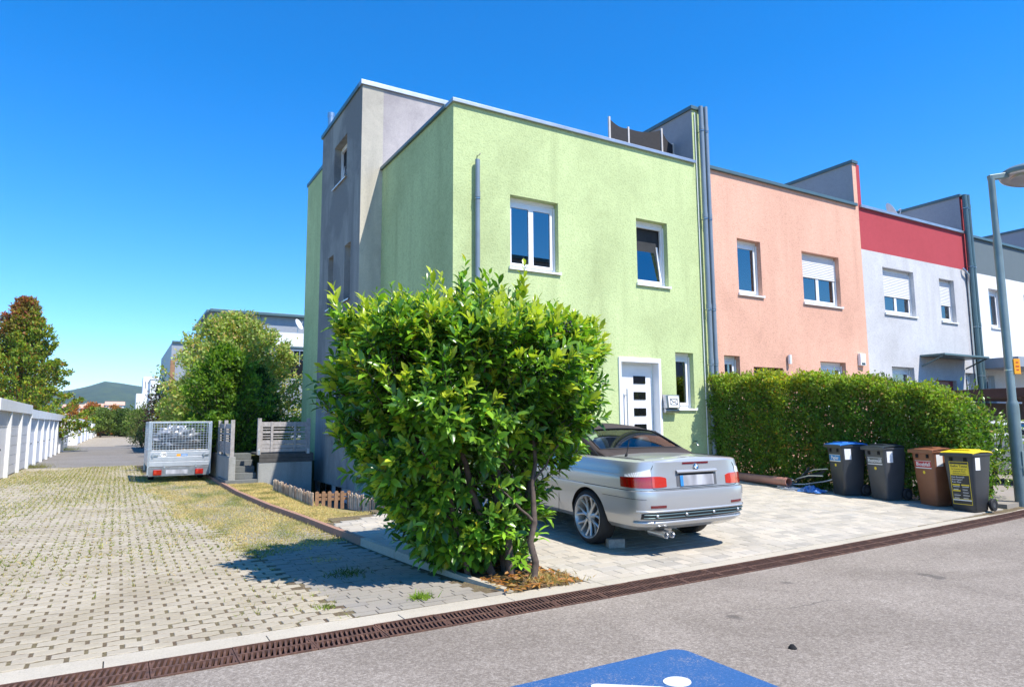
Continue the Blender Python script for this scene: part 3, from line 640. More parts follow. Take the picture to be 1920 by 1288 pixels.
def side_window(parent, y0, y1, z0, z1, x=XT, d=0.19, tilt=False):
    b = MB(); f = 0.05; xf = x+d
    b.box(xf, xf+.06, y0, y0+f, z0, z1).box(xf, xf+.06, y1-f, y1, z0, z1).box(xf, xf+.06, y0+f, y1-f, z0, z0+f).box(xf, xf+.06, y0+f, y1-f, z1-f-.06, z1)
    w = b.build('window', 'white_frame', parent, bevel=0.004); s = 0.055; ya, yb, za, zb = y0+f, y1-f, z0+f, z1-f-.06
    sb = MB().box(xf-.02, xf+.03, ya, ya+s, za, zb).box(xf-.02, xf+.03, yb-s, yb, za, zb).box(xf-.02, xf+.03, ya+s, yb-s, za, za+s).box(xf-.02, xf+.03, ya+s, yb-s, zb-s, zb)
    pb = MB().box(xf+.0, xf+.01, ya+s, yb-s, za+s, zb-s)
    if tilt:
        R = Matrix.Translation((xf, 0, za)) @ Matrix.Rotation(radians(9), 4, 'Y') @ Matrix.Translation((-xf, 0, -za))
        for q in (sb, pb): q.v = [tuple(R @ Vector(v)) for v in q.v]
    sb.build('sash', 'white_frame', w, bevel=.003); pb.build('pane', 'window_glass', w)
    MB().box(xf+.08, xf+.09, y0, y1, z0, z1).build('dark_interior', 'dark_room', w)
    sb = MB().add([(x-.05, y0-.04, z0-.02), (x-.05, y1+.04, z0-.02), (xf, y1+.04, z0+.012), (xf, y0-.04, z0+.012), (x-.05, y0-.04, z0-.055), (x-.05, y1+.04, z0-.055), (x-.002, y1+.04, z0-.03), (x-.002, y0-.04, z0-.03)], [(0, 1, 2, 3), (4, 5, 1, 0), (4, 7, 6, 5)])
    sb.build('sill', 'white_frame', w)
for i, h in enumerate(tw): side_window(gh, *h, tilt=(i == 0))
# dark moisture marks on the tower are in the render; a few cable outlets
downpipe(gh, 5.79, 0.3, 6.60, YF-0.09, 0.048, clips=(5.9, 3.9, 1.6))
MB().tube([(5.83, YF, 6.72), (5.83, YF-.10, 6.70), (5.83, YF-.13, 6.73)], 0.012, 6).build('bracket', 'steel', gh)
MB().tube([(5.35, 20.5, 8.9), (5.35, 20.5, 11.2)], 0.10, 16).tube([(5.35, 20.5, 11.2), (5.35, 20.5, 11.32)], 0.112, 16).build('flue', 'steel', gh, smooth=40)
# party wall fin with two pipes
def fin(parent, x0, x1, ztop, m_left, m_front, ylen=4.1):
    b = MB(); b.quad((x0, YF-.0, 7.3), (x0, YF+ylen, 7.3), (x0, YF+ylen, ztop), (x0, YF, ztop)); b.build('fin_side', m_left, parent)
    b = MB(); b.quad((x0, YF-.003, 7.3), (x1, YF-.003, 7.3), (x1, YF-.003, ztop), (x0, YF-.003, ztop)); b.quad((x1, YF, 7.3), (x1, YF, ztop), (x1, YF+ylen, ztop), (x1, YF+ylen, 7.3)); b.quad((x0, YF, ztop), (x1, YF, ztop), (x1, YF+ylen, ztop), (x0, YF+ylen, ztop)); b.build('fin_front', m_front, parent)
    coping(parent, [((x0+x1)/2, YF-.05), ((x0+x1)/2, YF+ylen)], x1-x0+.1, 0.09, ztop, 'teal_metal', 'fin_coping')
fin(gh, 11.72, 12.0, 9.08, 'grey_stucco', 'green_stucco')
downpipe(gh, 11.90, 0.3, 9.14, YF-0.13, 0.058, clips=(8.6, 6.4, 4.2, 2.9)); downpipe(gh, 12.06, 0.3, 9.16, YF-0.13, 0.052, clips=(8.6, 6.4, 4.2, 2.9))
b = MB().tube([(11.79, YF-.03, 0.4), (11.79, YF-.03, 9.0)], 0.012, 6).build('cable', 'white_frame', gh)
# door
b = MB(); b.box(9.23, 9.295, YF-.035, YF+.19, 0.35, 2.80).box(10.355, 10.43, YF-.035, YF+.19, 0.35, 2.80).box(9.23, 10.43, YF-.036, YF+.19, 2.80, 2.90)
b.build('door_surround', 'white_frame', gh, bevel=0.004)
d = MB().box(9.30, 10.35, YF+.19, YF+.25, 0.36, 2.80).build('door', 'white_frame', gh, bevel=0.004)
MB().box(9.36, 10.28, YF+.165, YF+.19, 0.40, 2.74).build('leaf_panel', 'white_frame', d, bevel=0.004)
for z in (2.345, 1.995, 1.64, 1.29): MB().box(9.78, 10.12, YF+.150, YF+.1645, z, z+.165).build('door_pane', 'pane_dark', d)
MB().tube([(9.53, YF+.09, 1.28), (9.53, YF+.09, 2.22)], 0.016, 10).tube([(9.53, YF+.09, 1.42), (9.53, YF+.19, 1.42)], 0.01, 8).tube([(9.53, YF+.09, 2.08), (9.53, YF+.19, 2.08)], 0.01, 8).build('handle', 'steel', d, smooth=40)
MB().box(9.1, 10.6, YF-1.0, YF-.002, -0.1, 0.35).build('doorstep', 'concrete', gh, bevel=0.01)
# letter box on the wall
lb = thing('letter_box', 'stainless letter box with envelope emblem beside the white front door', 'letter box', (10.65, YF-.1, 1.75))
MB().add([(10.44, YF-.002, 2.11), (10.84, YF-.002, 2.11), (10.84, YF-.14, 2.09), (10.44, YF-.14, 2.09), (10.44, YF-.002, 1.80), (10.84, YF-.002, 1.80), (10.84, YF-.17, 1.80), (10.44, YF-.17, 1.80)], [(0, 1, 2, 3), (3, 2, 6, 7), (7, 6, 5, 4), (0, 3, 7, 4), (1, 5, 6, 2)]).build('box', 'steel', lb, bevel=0.004)
MB().add([(10.50, YF-.1475, 2.07), (10.81, YF-.1475, 2.07), (10.81, YF-.172, 1.82), (10.50, YF-.172, 1.82)], [(3, 2, 1, 0)]).build('emblem_plate', 'sticker_white', lb)
b = MB()
def lbp(u, v): return (10.50+.31*u, YF-.151-.0245*(1-v)-.001, 1.82+.25*v)
for a, c in (((.15, .25), (.85, .25)), ((.85, .25), (.85, .75)), ((.85, .75), (.15, .75)), ((.15, .75), (.15, .25)), ((.15, .25), (.45, .5)), ((.85, .25), (.55, .5)), ((.15, .75), (.5, .45)), ((.85, .75), (.5, .45))): b.bar(lbp(*a), lbp(*c), 0.004, 0.012, (0, -1, 0))
b.build('envelope_emblem', 'sticker_black', lb)
MB().tube([(10.44, YF-.09, 1.745), (10.84, YF-.09, 1.745)], 0.05, 14).build('newspaper_roll', 'steel', lb, smooth=40)
# tap on the wall beside the hedge
tp = thing('garden_tap', 'small garden tap on the green wall beside the hedge', 'tap', (11.35, YF-.05, 1.0))
MB().tube([(11.35, YF, 1.02), (11.35, YF-.12, 1.02), (11.35, YF-.15, 0.96)], 0.016, 8).build('spout', 'steel', tp, smooth=40)
MB().box(11.31, 11.39, YF-.10, YF-.08, 1.05, 1.07).build('tap_handle', 'black_plastic', tp)
# privacy screen on the roof terrace
ps = thing('privacy_screen', 'dark folding privacy screen standing on the green house roof terrace', 'screen', (10.7, 12, 7.45))
PX = [(9.72, 12.0), (10.34, 12.05), (11.23, 11.85), (11.70, 11.95)]; PT = [8.72, 8.62, 8.70, 8.45]
for (x, y), zt in zip(PX, PT): MB().box(x-.022, x+.022, y-.022, y+.022, 7.45, zt).build('post', 'screen_post', ps)
for i in range(3):
    (xa, ya), (xb, yb) = PX[i], PX[i+1]; b = MB(); k = 8
    b.grid([[(xa+(xb-xa)*t/k, ya+(yb-ya)*t/k, z if r == 0 else (PT[i]+(PT[i+1]-PT[i])*t/k-.04-.07*sin(pi*t/k))) for t in range(k+1)] for r, z in enumerate((7.5, 0))]); b.build('panel', 'screen_fabric', ps)
# ---------------------------------------------------------------- other row houses
def row_house(name, label, x0, x1, bands, wins, doors, roofm, ztop=7.66, cop='teal_metal'):
    h = thing(name, label, 'house', ((x0+x1)/2, 13, 0))
    holes = [w[:4] for w in wins]+[d[:4] for d in doors]
    for (za, zb, m) in bands:
        hs = [q for q in holes if q[3] > za and q[2] < zb]
        b = MB(); wall_holes(b, x0, x1, za, zb, hs, YF, 0.20); b.build('wall', m, h)
    MB().box(x0, x1, YF+.25, YT+.1, 7.40, 7.45).build('roof_terrace', 'grey_stucco', h)
    MB().quad((x0, YT, 7.4), (x1, YT, 7.4), (x1, YT, 9.8), (x0, YT, 9.8)).quad((x0, YT, 9.8), (x1, YT, 9.8), (x1, YT+4, 9.8), (x0, YT+4, 9.8)).build('top_storey', 'grey_stucco', h)
    coping(h, [(x0+.05, YF+.10), (x1-.12, YF+.10)], 0.34, 0.085, ztop, cop)
    for w in wins: window(h, *w[:4], sashes=w[4], shutter=w[5], curtain=w[6])
    return h
h2 = row_house('salmon_house', 'salmon pink rendered row house between the green and the red house', 12.0, 18.30, [(-0.4, 7.66, 'salmon_stucco')],
    [(13.11, 13.97, 4.64, 6.05, 1, 0, True), (15.60, 17.20, 4.62, 6.03, 2, 0.42, True), (12.48, 13.02, 1.8, 3.08, 1, 0, False), (16.12, 17.22, 1.8, 3.08, 1, 0, True)], [(13.50, 14.60, 0.35, 2.84)], None)
MB().box(13.5, 14.6, YF+.19, YF+.25, 0.35, 2.84).build('door', 'dark_door', h2)
MB().box(13.46, 13.52, YF-.12, YF-.002, 2.3, 2.5).build('doorbell_post', 'wood_grey', h2)
fin(h2, 18.12, 18.30, 8.96, 'grey_stucco', 'salmon_stucco')
MB().tube([(14.8, YF-.06, 2.95), (14.8, YF-.06, 3.18)], 0.05, 10).build('wall_lamp', 'white_frame', h2, smooth=40)
ab = thing('alarm_box', 'small white alarm box on the salmon wall', 'alarm box', (17.9, YF-.05, 3.0)); MB().box(17.78, 18.02, YF-.09, YF-.001, 3.02, 3.36).build('case', 'white_frame', ab, bevel=0.01); MB().box(17.82, 17.98, YF-.095, YF-.0905, 3.04, 3.1).build('lens', 'pane_dark', ab)
h3 = row_house('red_white_house', 'white row house with a red band under the roof', 18.30, 24.22, [(-0.4, 6.42, 'white_stucco'), (6.42, 7.66, 'red_stucco')],
    [(19.28, 20.90, 4.62, 6.01, 2, 0.55, True), (22.34, 23.22, 4.60, 5.98, 1, 0.55, False), (19.4, 20.55, 1.8, 3.06, 1, 0, True), (23.45, 23.98, 1.6, 3.0, 1, 0, True)], [(21.7, 22.9, 0.3, 2.72)], None, cop='zinc')
MB().box(21.7, 22.9, YF+.12, YF+.18, 0.35, 2.72).build('door', 'red_door', h3); MB().box(21.95, 22.6, YF+.10, YF+.119, 1.2, 2.55).build('door_pane', 'pane_dark', h3)
MB().box(20.9, 23.5, YF-.72, YF-.001, 3.40, 3.46).build('canopy', 'teal_metal', h3, bevel=0.01)
for x in (20.95, 23.45): MB().tube([(x, YF-.66, 3.40), (x, YF-.03, 3.12)], 0.025, 8).build('canopy_strut', 'teal_metal', h3)
fin(h3, 24.02, 24.22, 8.93, 'grey_stucco', 'red_stucco'); fin_r = MB().quad((18.302, YF-.004, 7.3), (18.46, YF-.004, 7.3), (18.46, YF-.004, 8.96), (18.302, YF-.004, 8.96)).quad((18.46, YF-.004, 7.3), (18.46, YF+4, 7.3), (18.46, YF+4, 8.96), (18.46, YF-.004, 8.96)).quad((18.302, YF-.004, 8.96), (18.46, YF-.004, 8.96), (18.46, YF+4, 8.96), (18.302, YF+4, 8.96)).build('fin_front', 'red_stucco', h3)
downpipe(h3, 24.10, 0.3, 8.98, YF-0.13, 0.075, 'teal_metal', (8.6, 6.6, 4.6, 3.0)); downpipe(h3, 24.30, 0.3, 9.0, YF-0.13, 0.065, 'teal_metal', (8.6, 6.6, 4.6, 3.0))
MB().tube([(23.75, YF-.05, 6.45), (23.80, YF-.10, 6.36), (23.98, YF-.10, 6.25), (24.02, YF-.06, 5.9), (24.0, YF-.04, 0.4)], 0.035, 8).build('overflow_pipe', 'steel', h3, smooth=40)
def dish(name, label, c, r, az, el, postz):
    t = thing(name, label, 'satellite dish', (c[0], c[1], postz)); b = MB(); pr = [(r*i/8, 0.22*r*(i/8)**2) for i in range(9)]; b.lathe(pr, 24); b.lathe([(p[0], p[1]-.01) for p in pr], 24)
    b.lathe([(r, .22*r), (r*1.02, .22*r-.005), (r, .22*r-.012)], 24)
    R = Matrix.Translation(c) @ Matrix.Rotation(az, 4, 'Z') @ Matrix.Rotation(pi/2-el, 4, 'X'); b.v = [tuple(R @ Vector(v)) for v in b.v]; b.build('reflector', 'dish_white', t, smooth=50)
    tip = R @ Vector((0, 0, r*0.95)); b = MB().tube([R @ Vector((0, -r*.9, .2*r)), tip], 0.014, 6).tube([tip, R @ Vector((0, 0, r*.75))], 0.03, 8); b.build('feed_arm', 'galv', t)
    MB().tube([(c[0], c[1]+.08, postz), (c[0], c[1]+.08, c[2])], 0.025, 8).build('mast', 'galv', t); return t
dish('satellite_dish', 'white satellite dish on the red and white house roof', (22.9, 13.0, 8.62), 0.40, radians(42), radians(25), 7.45)
h4 = row_house('slate_white_house', 'bright white row house with a slate grey band under the roof', 24.22, 30.6, [(-0.4, 6.40, 'bright_stucco'), (6.40, 7.60, 'slate_stucco')],
    [(25.42, 26.28, 4.60, 5.95, 1, 0, False), (27.9, 29.4, 4.60, 5.95, 2, 0.3, False), (24.75, 25.3, 1.6, 2.95, 1, 0, False)], [], None, 7.60)
MB().box(24.45, 30.6, YF-1.1, YF-.001, 3.16, 3.48).build('canopy', 'panel_grey', h4); 
for x in (25.3, 26.9): MB().tube([(x, YF-1.0, 0.0), (x, YF-1.0, 3.16)], 0.04, 8).build('canopy_post', 'panel_grey', h4, smooth=40)
fin(h4, 30.3, 30.6, 8.85, 'grey_stucco', 'slate_stucco')
# ================================================================ cars
def build_car(name, label, paint, soft=True, detail=True):
    t = thing(name, label, 'car')
    WB = 2.725
    # plan levels: z, half width, rear y, front y, rear blend, front blend
    LV = [(0.235, .775, -.83, 3.36), (0.27, .835, -.93, 3.43), (0.33, .862, -.975, 3.46), (0.345, .868, -.985, 3.465), (0.43, .874, -.992, 3.475), (0.52, .879, -.995, 3.48), (0.585, .882, -.992, 3.48), (0.605, .880, -.985, 3.475),
          (0.612, .872, -.958, 3.46), (0.68, .872, -.950, 3.45), (0.75, .870, -.942, 3.43), (0.785, .868, -.938, 3.42), (0.80, .861, -.934, 3.41), (0.86, .850, -.926, 3.36), (0.915, .838, -.920, 3.28), (0.945, .822, -.918, 3.2), (0.958, .790, -.900, 3.1)]
    zm = lambda z: interp(z, [.2, .235, .35, .45, .605, .70, .80, .958], [.2, .27, .45, .55, .715, .765, .88, 1.04])
    LV = [(zm(q[0]),)+q[1:] for q in LV]
    zfr = lambda y: 1.0 if y < 1.9 else 1.0-0.36*((y-1.9)/1.6)**1.4       # bonnet falls to the nose
    def outline(w, yr, yf, n=26):
        P = []
        for i in range(n+1):
            th = pi/2*i/n; e = 2/5.6; P.append((w*max(0,sin(th))**e, yr+0.56*(1-max(0,cos(th))**e)))
        ya = P[-1][1]; yb = yf-0.95
        for y in np.linspace(ya, yb, 60)[1:-1]: P.append((w, float(y)))
        for i in range(n+1):
            th = pi/2*(1-i/n); e = 2/3.2; P.append((w*max(0,sin(th))**e, yf-0.95*(1-max(0,cos(th))**e)))
        return P
    def taper(y): return 1-0.035*max(0, (-y-0.1))-0.03*max(0, (y-2.2)/1.2)
    def ring(z, w, yr, yf):
        R = outline(w, yr, yf); out = []
        for x, y in R:
            zz = z if (z < 0.55 or y <= 1.9) else 0.55+(z-0.55)*(zfr(y)-0.55)/0.45
            out.append((x*taper(y), y, zz))
        return out
    rings = [ring(*l) for l in LV]; n = len(rings[0])
    # top deck
    def deckz(x, y, z, k): return z+0.030*(1-k*k)
    for k in (0.93, 0.8, 0.6, 0.4, 0.2, 0.0):
        rings.append([(x*k, y+(0.02*(1-k) if y < -.7 else 0), deckz(x, y, z, k)) for x, y, z in rings[len(LV)-1]])
    V = []; F = []; m_ = len(rings)
    for r in rings:
        V += r+[(-x, y, z) for x, y, z in r]
    for i in range(m_-1):
        a, c = i*2*n, (i+1)*2*n
        for j in range(n-1):
            F.append((a+j, a+j+1, c+j+1, c+j)); F.append((a+n+j+1, a+n+j, c+n+j, c+n+j+1))
        # the ring starts and ends on the centre line with x = 0, so both halves meet there
    bot = [(x, y, 0.2349) for x, y, z in rings[0]]
    F += [(j+1, j, n+j, n+j+1) for j in range(n-1)]
    me = bpy.data.meshes.new('body'); me.from_pydata(V, [], F)
    bm = bmesh.new(); bm.from_mesh(me); bmesh.ops.remove_doubles(bm, verts=bm.verts, dist=2e-4); bmesh.ops.recalc_face_normals(bm, faces=bm.faces); bm.to_mesh(me); bm.free()
    body = link('body', me, paint, t)
    # wheel arches cut with cylinders
    b = MB()
    for yc in (0, WB):
        for s in (-1, 1): b.lathe([(0, 0.56*s), (0.352, 0.56*s), (0.352, 1.1*s), (0, 1.1*s)], 40, (0, yc, 0.325), 'X')
    cut = b.build('cut', 'dark_gap', None, fixn=True)
    md = body.modifiers.new('arch', 'BOOLEAN'); md.operation = 'DIFFERENCE'; md.object = cut; md.solver = 'EXACT'
    bpy.context.view_layer.update(); dg = bpy.context.evaluated_depsgraph_get(); nm = bpy.data.meshes.new_from_object(body.evaluated_get(dg))
    body.modifiers.clear(); body.data = nm; nm.name = 'body'; bpy.data.objects.remove(cut)
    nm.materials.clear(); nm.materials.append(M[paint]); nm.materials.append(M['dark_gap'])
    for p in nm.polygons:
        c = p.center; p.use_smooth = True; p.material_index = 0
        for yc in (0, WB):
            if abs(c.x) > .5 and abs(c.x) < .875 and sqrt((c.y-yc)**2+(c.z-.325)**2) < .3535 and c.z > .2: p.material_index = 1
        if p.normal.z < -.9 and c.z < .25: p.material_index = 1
    nm.set_sharp_from_angle(angle=radians(28))
    # surface lookup: point on the rear / side skin at height z and outline parameter j (0 rear centre .. )
    zl = [l[0] for l in LV]
    def skin(s, z, off=0.004):          # s = signed distance along the outline from the rear centre
        z = zm(z)
        l = [interp(z, zl, [q[i] for q in LV]) for i in (1, 2, 3)]
        R = ring(z, *l); d = 0; sg = 1 if s >= 0 else -1; s = abs(s)
        for a, c in zip(R[:-1], R[1:]):
            L = sqrt((c[0]-a[0])**2+(c[1]-a[1])**2)
            if d+L >= s:
                f = (s-d)/L; nx, ny = (c[1]-a[1])/L, -(c[0]-a[0])/L
                return (sg*(a[0]+(c[0]-a[0])*f+nx*off), a[1]+(c[1]-a[1])*f+ny*off, a[2])
            d += L
    def patch(nm_, s0, s1, zlo, zhi, m, off=0.005, k=14, par=None):   # zlo, zhi: functions of f in 0..1
        b = MB(); rows = 5; P = []
        for r in range(rows):
            P.append([skin(s0+(s1-s0)*i/k, (zlo(i/k)+(zhi(i/k)-zlo(i/k))*r/(rows-1)), off) for i in range(k+1)])
        b.grid(P); edge = P[0]+[q[-1] for q in P[1:]]+P[-1][::-1][1:]+[q[0] for q in P[::-1][1:-1]]
        c_ = [skin(0, .5)]; 
        inn = [(x*0.985, y+0.012, z) for x, y, z in edge]
        nn = len(edge); b.add(edge+inn, [(i, (i+1) % nn, nn+(i+1) % nn, nn+i) for i in range(nn)])
        return b.build(nm_, m, par or t, smooth=35, fixn=True)
    def seam(pts, r=0.0035, nm_='panel_gap'): return MB().tube(pts, r, 5).build(nm_, 'dark_gap', t)
    # lights
    for sg in (-1, 1):
        S0, S1, S2 = 0.50*sg, 0.655*sg, 1.03*sg
        patch('tail_light', 0.655*sg, 1.05*sg, lambda f: 0.668+.004*f, lambda f: 0.795-.014*f, 'lens_red', 0.006)
        patch('tail_light', 0.46*sg, 0.65*sg, lambda f: 0.674+.018*(1-f)**3, lambda f: 0.795-.02*(1-f)**4, 'lens_pink', 0.006)
        patch('clear_lens', 0.655*sg, 0.975*sg, lambda f: 0.797-.010*f, lambda f: 0.872-0.065*f, 'lens_clear', 0.006)
        patch('bumper_reflector', 0.50*sg, 0.70*sg, lambda f: 0.435, lambda f: 0.462, 'lens_dark', 0.004)
    patch('plate', -0.26, 0.26, lambda f: 0.685, lambda f: 0.795, 'plate_blur', 0.010, k=6)
    patch('plate_band', -0.26, -0.215, lambda f: 0.686, lambda f: 0.794, 'sticker_blue', 0.0125, k=2)
    patch('plate_recess', -0.31, 0.31, lambda f: 0.668+.01*abs(2*f-1), lambda f: 0.815, 'car_paint_dark', 0.003, k=8)
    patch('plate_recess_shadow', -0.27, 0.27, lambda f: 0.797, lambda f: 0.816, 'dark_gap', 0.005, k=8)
    b = MB(); P = []
    for r, (z, o) in enumerate(((0.815, .006), (0.825, .028), (0.838, .032), (0.85, .022), (0.855, .004))): P.append([skin(-0.31+.62*i/10, z, o) for i in range(11)])
    b.grid(P).build('boot_handle', paint, t, smooth=50, fixn=True)
    c = Vector(skin(0, 0.885, .006)); nrm = (Vector((0, -1, .25))).normalized(); R = nrm.to_track_quat('Z', 'Y').to_matrix()
    def disc(r0, r1, a0, a1, h, m, nm2):
        b = MB(); k = 10; A = np.linspace(a0, a1, k+1)
        V_ = [c+R @ Vector((r0*cos(a), r0*sin(a), h)) for a in A]+[c+R @ Vector((r1*cos(a), r1*sin(a), h)) for a in A]
        b.add(V_, [(i, i+1, k+2+i, k+1+i) for i in range(k)]); return b.build(nm2, m, badge)
    badge = MB().add([c+R @ Vector((.041*cos(a), .041*sin(a), h)) for h in (-.01, .006) for a in np.linspace(0, 2*pi, 25)[:-1]], [(i, (i+1) % 24, 24+(i+1) % 24, 24+i) for i in range(24)]+[tuple(range(24, 48))]).build('badge', 'steel', t)
    disc(.027, .037, 0, 2*pi, .0075, 'black_plastic', 'badge_ring')
    for q in range(4): disc(.001, .026, q*pi/2, (q+1)*pi/2, .0075, 'sticker_blue' if q % 2 else 'sticker_white', 'badge_quarter')
    # third brake light, spoiler lip
    patch('brake_light', -0.20, 0.20, lambda f: 0.917, lambda f: 0.937, 'lens_dark', 0.006, k=8)
    # boot lid gaps
    for sg in (-1, 1):
        seam([skin(sg*s, z, .0015) for s, z in ((.60, .955), (.625, .90), (.65, .86), (.655, .80), (.66, .70), (.64, .655), (.60, .64))])
        seam([(sg*x, y, 1.043+.030*(1-(x/.775)**2)) for x, y in ((.655, -.80), (.665, -.5), (.67, -.2), (.66, 0.06))])
        seam([skin(sg*s, .612, .001) for s in np.linspace(.0, 1.75, 30)], 0.004)
        seam([skin(sg*s, .525, .0005) for s in np.linspace(.75, 1.42, 16)], 0.0025)
        seam([(sg*(.8715+.001), 0.62, z) for z in (.3, .6, .86)]+[(sg*.85, .63, .95), (sg*.80, .64, 1.03)], 0.003)
        seam([(sg*(.8715+.001), 1.95, z) for z in (.3, .6, .86)]+[(sg*.85, 1.95, .95), (sg*.80, 1.94, 1.03)], 0.003)
        # side crease highlight strip
        seam([skin(sg*s, .798, .0008) for s in np.linspace(1.05, 3.6, 30)], 0.0035, 'waist_crease').data.materials[0] = M[paint]
    seam([skin(s, .642, .001) for s in np.linspace(-.60, .60, 20)])
    # bumper lower grille insert with chrome-ish bars
    patch('bumper_insert', -0.80, 0.80, lambda f: 0.315+.012*abs(2*f-1), lambda f: 0.385-.012*abs(2*f-1)**3, 'black_plastic', 0.004, k=30)
    for z in (0.335, 0.362): MB().tube([skin(s, z, .008) for s in np.linspace(-.77, .77, 30)], 0.007, 6).build('insert_bar', 'teal_metal', t, smooth=50)
    MB().tube([skin(s, .298, .010) for s in np.linspace(-.86, .86, 34)], 0.018, 8).build('bumper_lip', paint, t, smooth=50)
    MB().tube([skin(s, .397, .004) for s in np.linspace(-.86, .86, 34)], 0.014, 8).build('bumper_ridge', paint, t, smooth=50)
    for s in (-.62, -.21, .21, .62):
        p = Vector(skin(s, .35, .012)); b = MB().lathe([(0, .012), (.012, .010), (.018, 0)], 12); b.v = [tuple(p+Vector((x, -z, y))) for x, y, z in b.v]; b.build('parking_sensor', paint, t, smooth=60)
    b = MB()
    for x in (-.50, -.41): b.lathe([(.034, -.98), (.036, -.97), (.036, -.70), (.030, -.70), (.030, -.975), (.034, -.98)], 16, (x, 0, .235), 'Y')
    ex = b.build('exhaust_pipe', 'steel', t, smooth=40); MB().tube([(-.30, -.75, .25), (-.30, -.3, .27)], 0.09, 12).build('silencer', 'steel', ex, smooth=40)
    MB().box(-.5, .5, -.2, 3.2, .19, .269).build('underbody', 'dark_gap', t)
    # antenna
    MB().tube([(-.56, -.35, 1.045), (-.56, -.37, 1.085)], .016, 8).tube([(-.56, -.37, 1.08), (-.56, -.42, 1.26)], .006, 6).build('antenna', 'black_plastic', t, smooth=50)
    # ---- cabin: soft top or hard roof
    rm = 'soft_top' if soft else paint
    SEC = [(-0.16, .715, 1.03, 1.055), (0.02, .705, 1.045, 1.125), (0.26, .665, 1.045, 1.245), (0.50, .625, 1.045, 1.35), (0.75, .600, 1.045, 1.395), (1.05, .585, 1.045, 1.41), (1.40, .58, 1.045, 1.405), (1.70, .575, 1.045, 1.385), (1.86, .578, 1.045, 1.35)]
    def prof(y, wt, zb, zt, k=9):    # half section from the waist to the centre line
        wb = 0.745 if y > 0.1 else 0.745-0.12*(0.1-y); P = []
        hh = zt-zb
        for i in range(k+1):
            a = i/k
            if a < .5: f = a/.5; P.append((wb+(wt-wb)*f, zb+(hh-.05*min(1, hh/.3))*f))
            else:
                f = (a-.5)/.5; P.append((wt*(1-f**1.25), zt-.05*min(1, hh/.3)*(1-f)**2.2))
        return P
    rows = []
    for y, wt, zb, zt in SEC:
        h = prof(y, wt, zb, zt); rows.append([(x, y, z) for x, z in h]+[(-x, y, z) for x, z in h[::-1][1:]])
    nW = len(rows[0]); K = 9
    b = MB()
    def openq(i, j):          # side window strips stay open (glass there)
        jj = j if j < K else nW-2-j
        if rows[i][0][1] >= .5 and jj in (1, 2, 3) and i < 8: return True
        return False
    for i in range(len(rows)-1):
        for j in range(nW-1):
            if openq(i, j): continue
            if 0 < i < 3 and K-4 <= j <= K+3: continue       # rear window opening
            b.add([rows[i][j], rows[i][j+1], rows[i+1][j+1], rows[i+1][j]], [(0, 1, 2, 3)])
    b.add(rows[0], [tuple(range(nW))])
    top = b.build('soft_top' if soft else 'roof', rm, t, smooth=50, fixn=True)
    sd = top.modifiers.new('thick', 'SOLIDIFY'); sd.thickness = 0.012; sd.offset = -1
    gb = MB().grid([[tuple(Vector(rows[i][j])+Vector((0, .004, -.004))) for j in range(K-4, K+5)] for i in range(1, 4)]); gb.build('rear_window', 'car_glass', t, smooth=60, fixn=True)
    rim = [rows[1][j] for j in range(K-4, K+5)]+[rows[2][K+4]]+[rows[3][j] for j in range(K+4, K-5, -1)]+[rows[2][K-4], rows[1][K-4]]
    MB().tube([tuple(Vector(p)+Vector((0, -.004, .004))) for p in rim], .006, 6).build('window_seal', 'black_plastic', t, smooth=60)
    for jj in (0, 1):
        idx = (1, 2, 3, 4) if jj == 0 else (nW-2, nW-3, nW-4, nW-5)
        MB().grid([[tuple(Vector(rows[i][j])*1.0) for j in idx] for i in range(3, 9)]).build('side_window', 'pane_dark', t, smooth=60)
    if soft:
        for sg in (-1, 1): MB().tube([(sg*.74, -.05, 1.055), (sg*.70, .2, 1.17), (sg*.635, .5, 1.31)], .006, 6).build('hood_seam', 'black_plastic', t, smooth=60)
    # windscreen
    r8 = rows[-1]; ws = [[(x*(1+.22*f)*1.0, 1.86+.80*f-.10*f*(x/.6)**2, z+( 1.04-z)*f) for x, y, z in r8[3:nW-3]] for f in (0, .35, .7, 1)]
    MB().grid(ws).build('windscreen', 'car_glass', t, smooth=60, fixn=True)
    for sg in (-1, 1): MB().tube([(sg*.575, 1.85, 1.33), (sg*.66, 2.3, 1.17), (sg*.70, 2.66, 1.03)], .022, 8).build('screen_pillar', paint, t, smooth=60)
    # seats
    for sg in (-1, 1):
        for (yy, zz, hh) in ((0.42, 1.05, .20), (1.15, 1.07, .26)):
            b = MB(); b.lathe([(0, hh), (.08, hh-.01), (.12, hh-.06), (.135, hh*.5), (.13, 0), (.1, -.02)], 16); b.v = [(sg*.36+x*1.0, yy+y*.42+.05*z, zz+z) for x, y, z in b.v]; b.build('headrest', 'seat_leather', t, smooth=60)
    MB().box(-.62, .62, .30, .5, 1.03, 1.10).build('seat_back', 'seat_leather', t, bevel=.03)
    # door mirrors, front lights, grille
    for sg in (-1, 1):
        b = MB().lathe([(0, -.07), (.06, -.06), (.085, 0), (.08, .05), (0, .06)], 14); b.v = [(sg*.93+x, 1.95+z*.8, 1.07+y*.75) for x, y, z in b.v]; b.build('mirror', paint, t, smooth=60)
        b = MB(); zf = lambda z: z
        P = [[(sg*x, 3.475-.45*((x-.25)/.6)**2.2-.10*(1-f), .62+.12*f*1.0) for x in np.linspace(.34, .78, 8)] for f in (0, .5, 1)]
        b.grid(P).build('head_light', 'lens_clear', t, smooth=60)
        MB().add([(sg*.04, 3.487, .60), (sg*.24, 3.484, .60), (sg*.25, 3.45, .70), (sg*.05, 3.455, .71)], [(0, 1, 2, 3)]).build('grille', 'black_plastic', t)
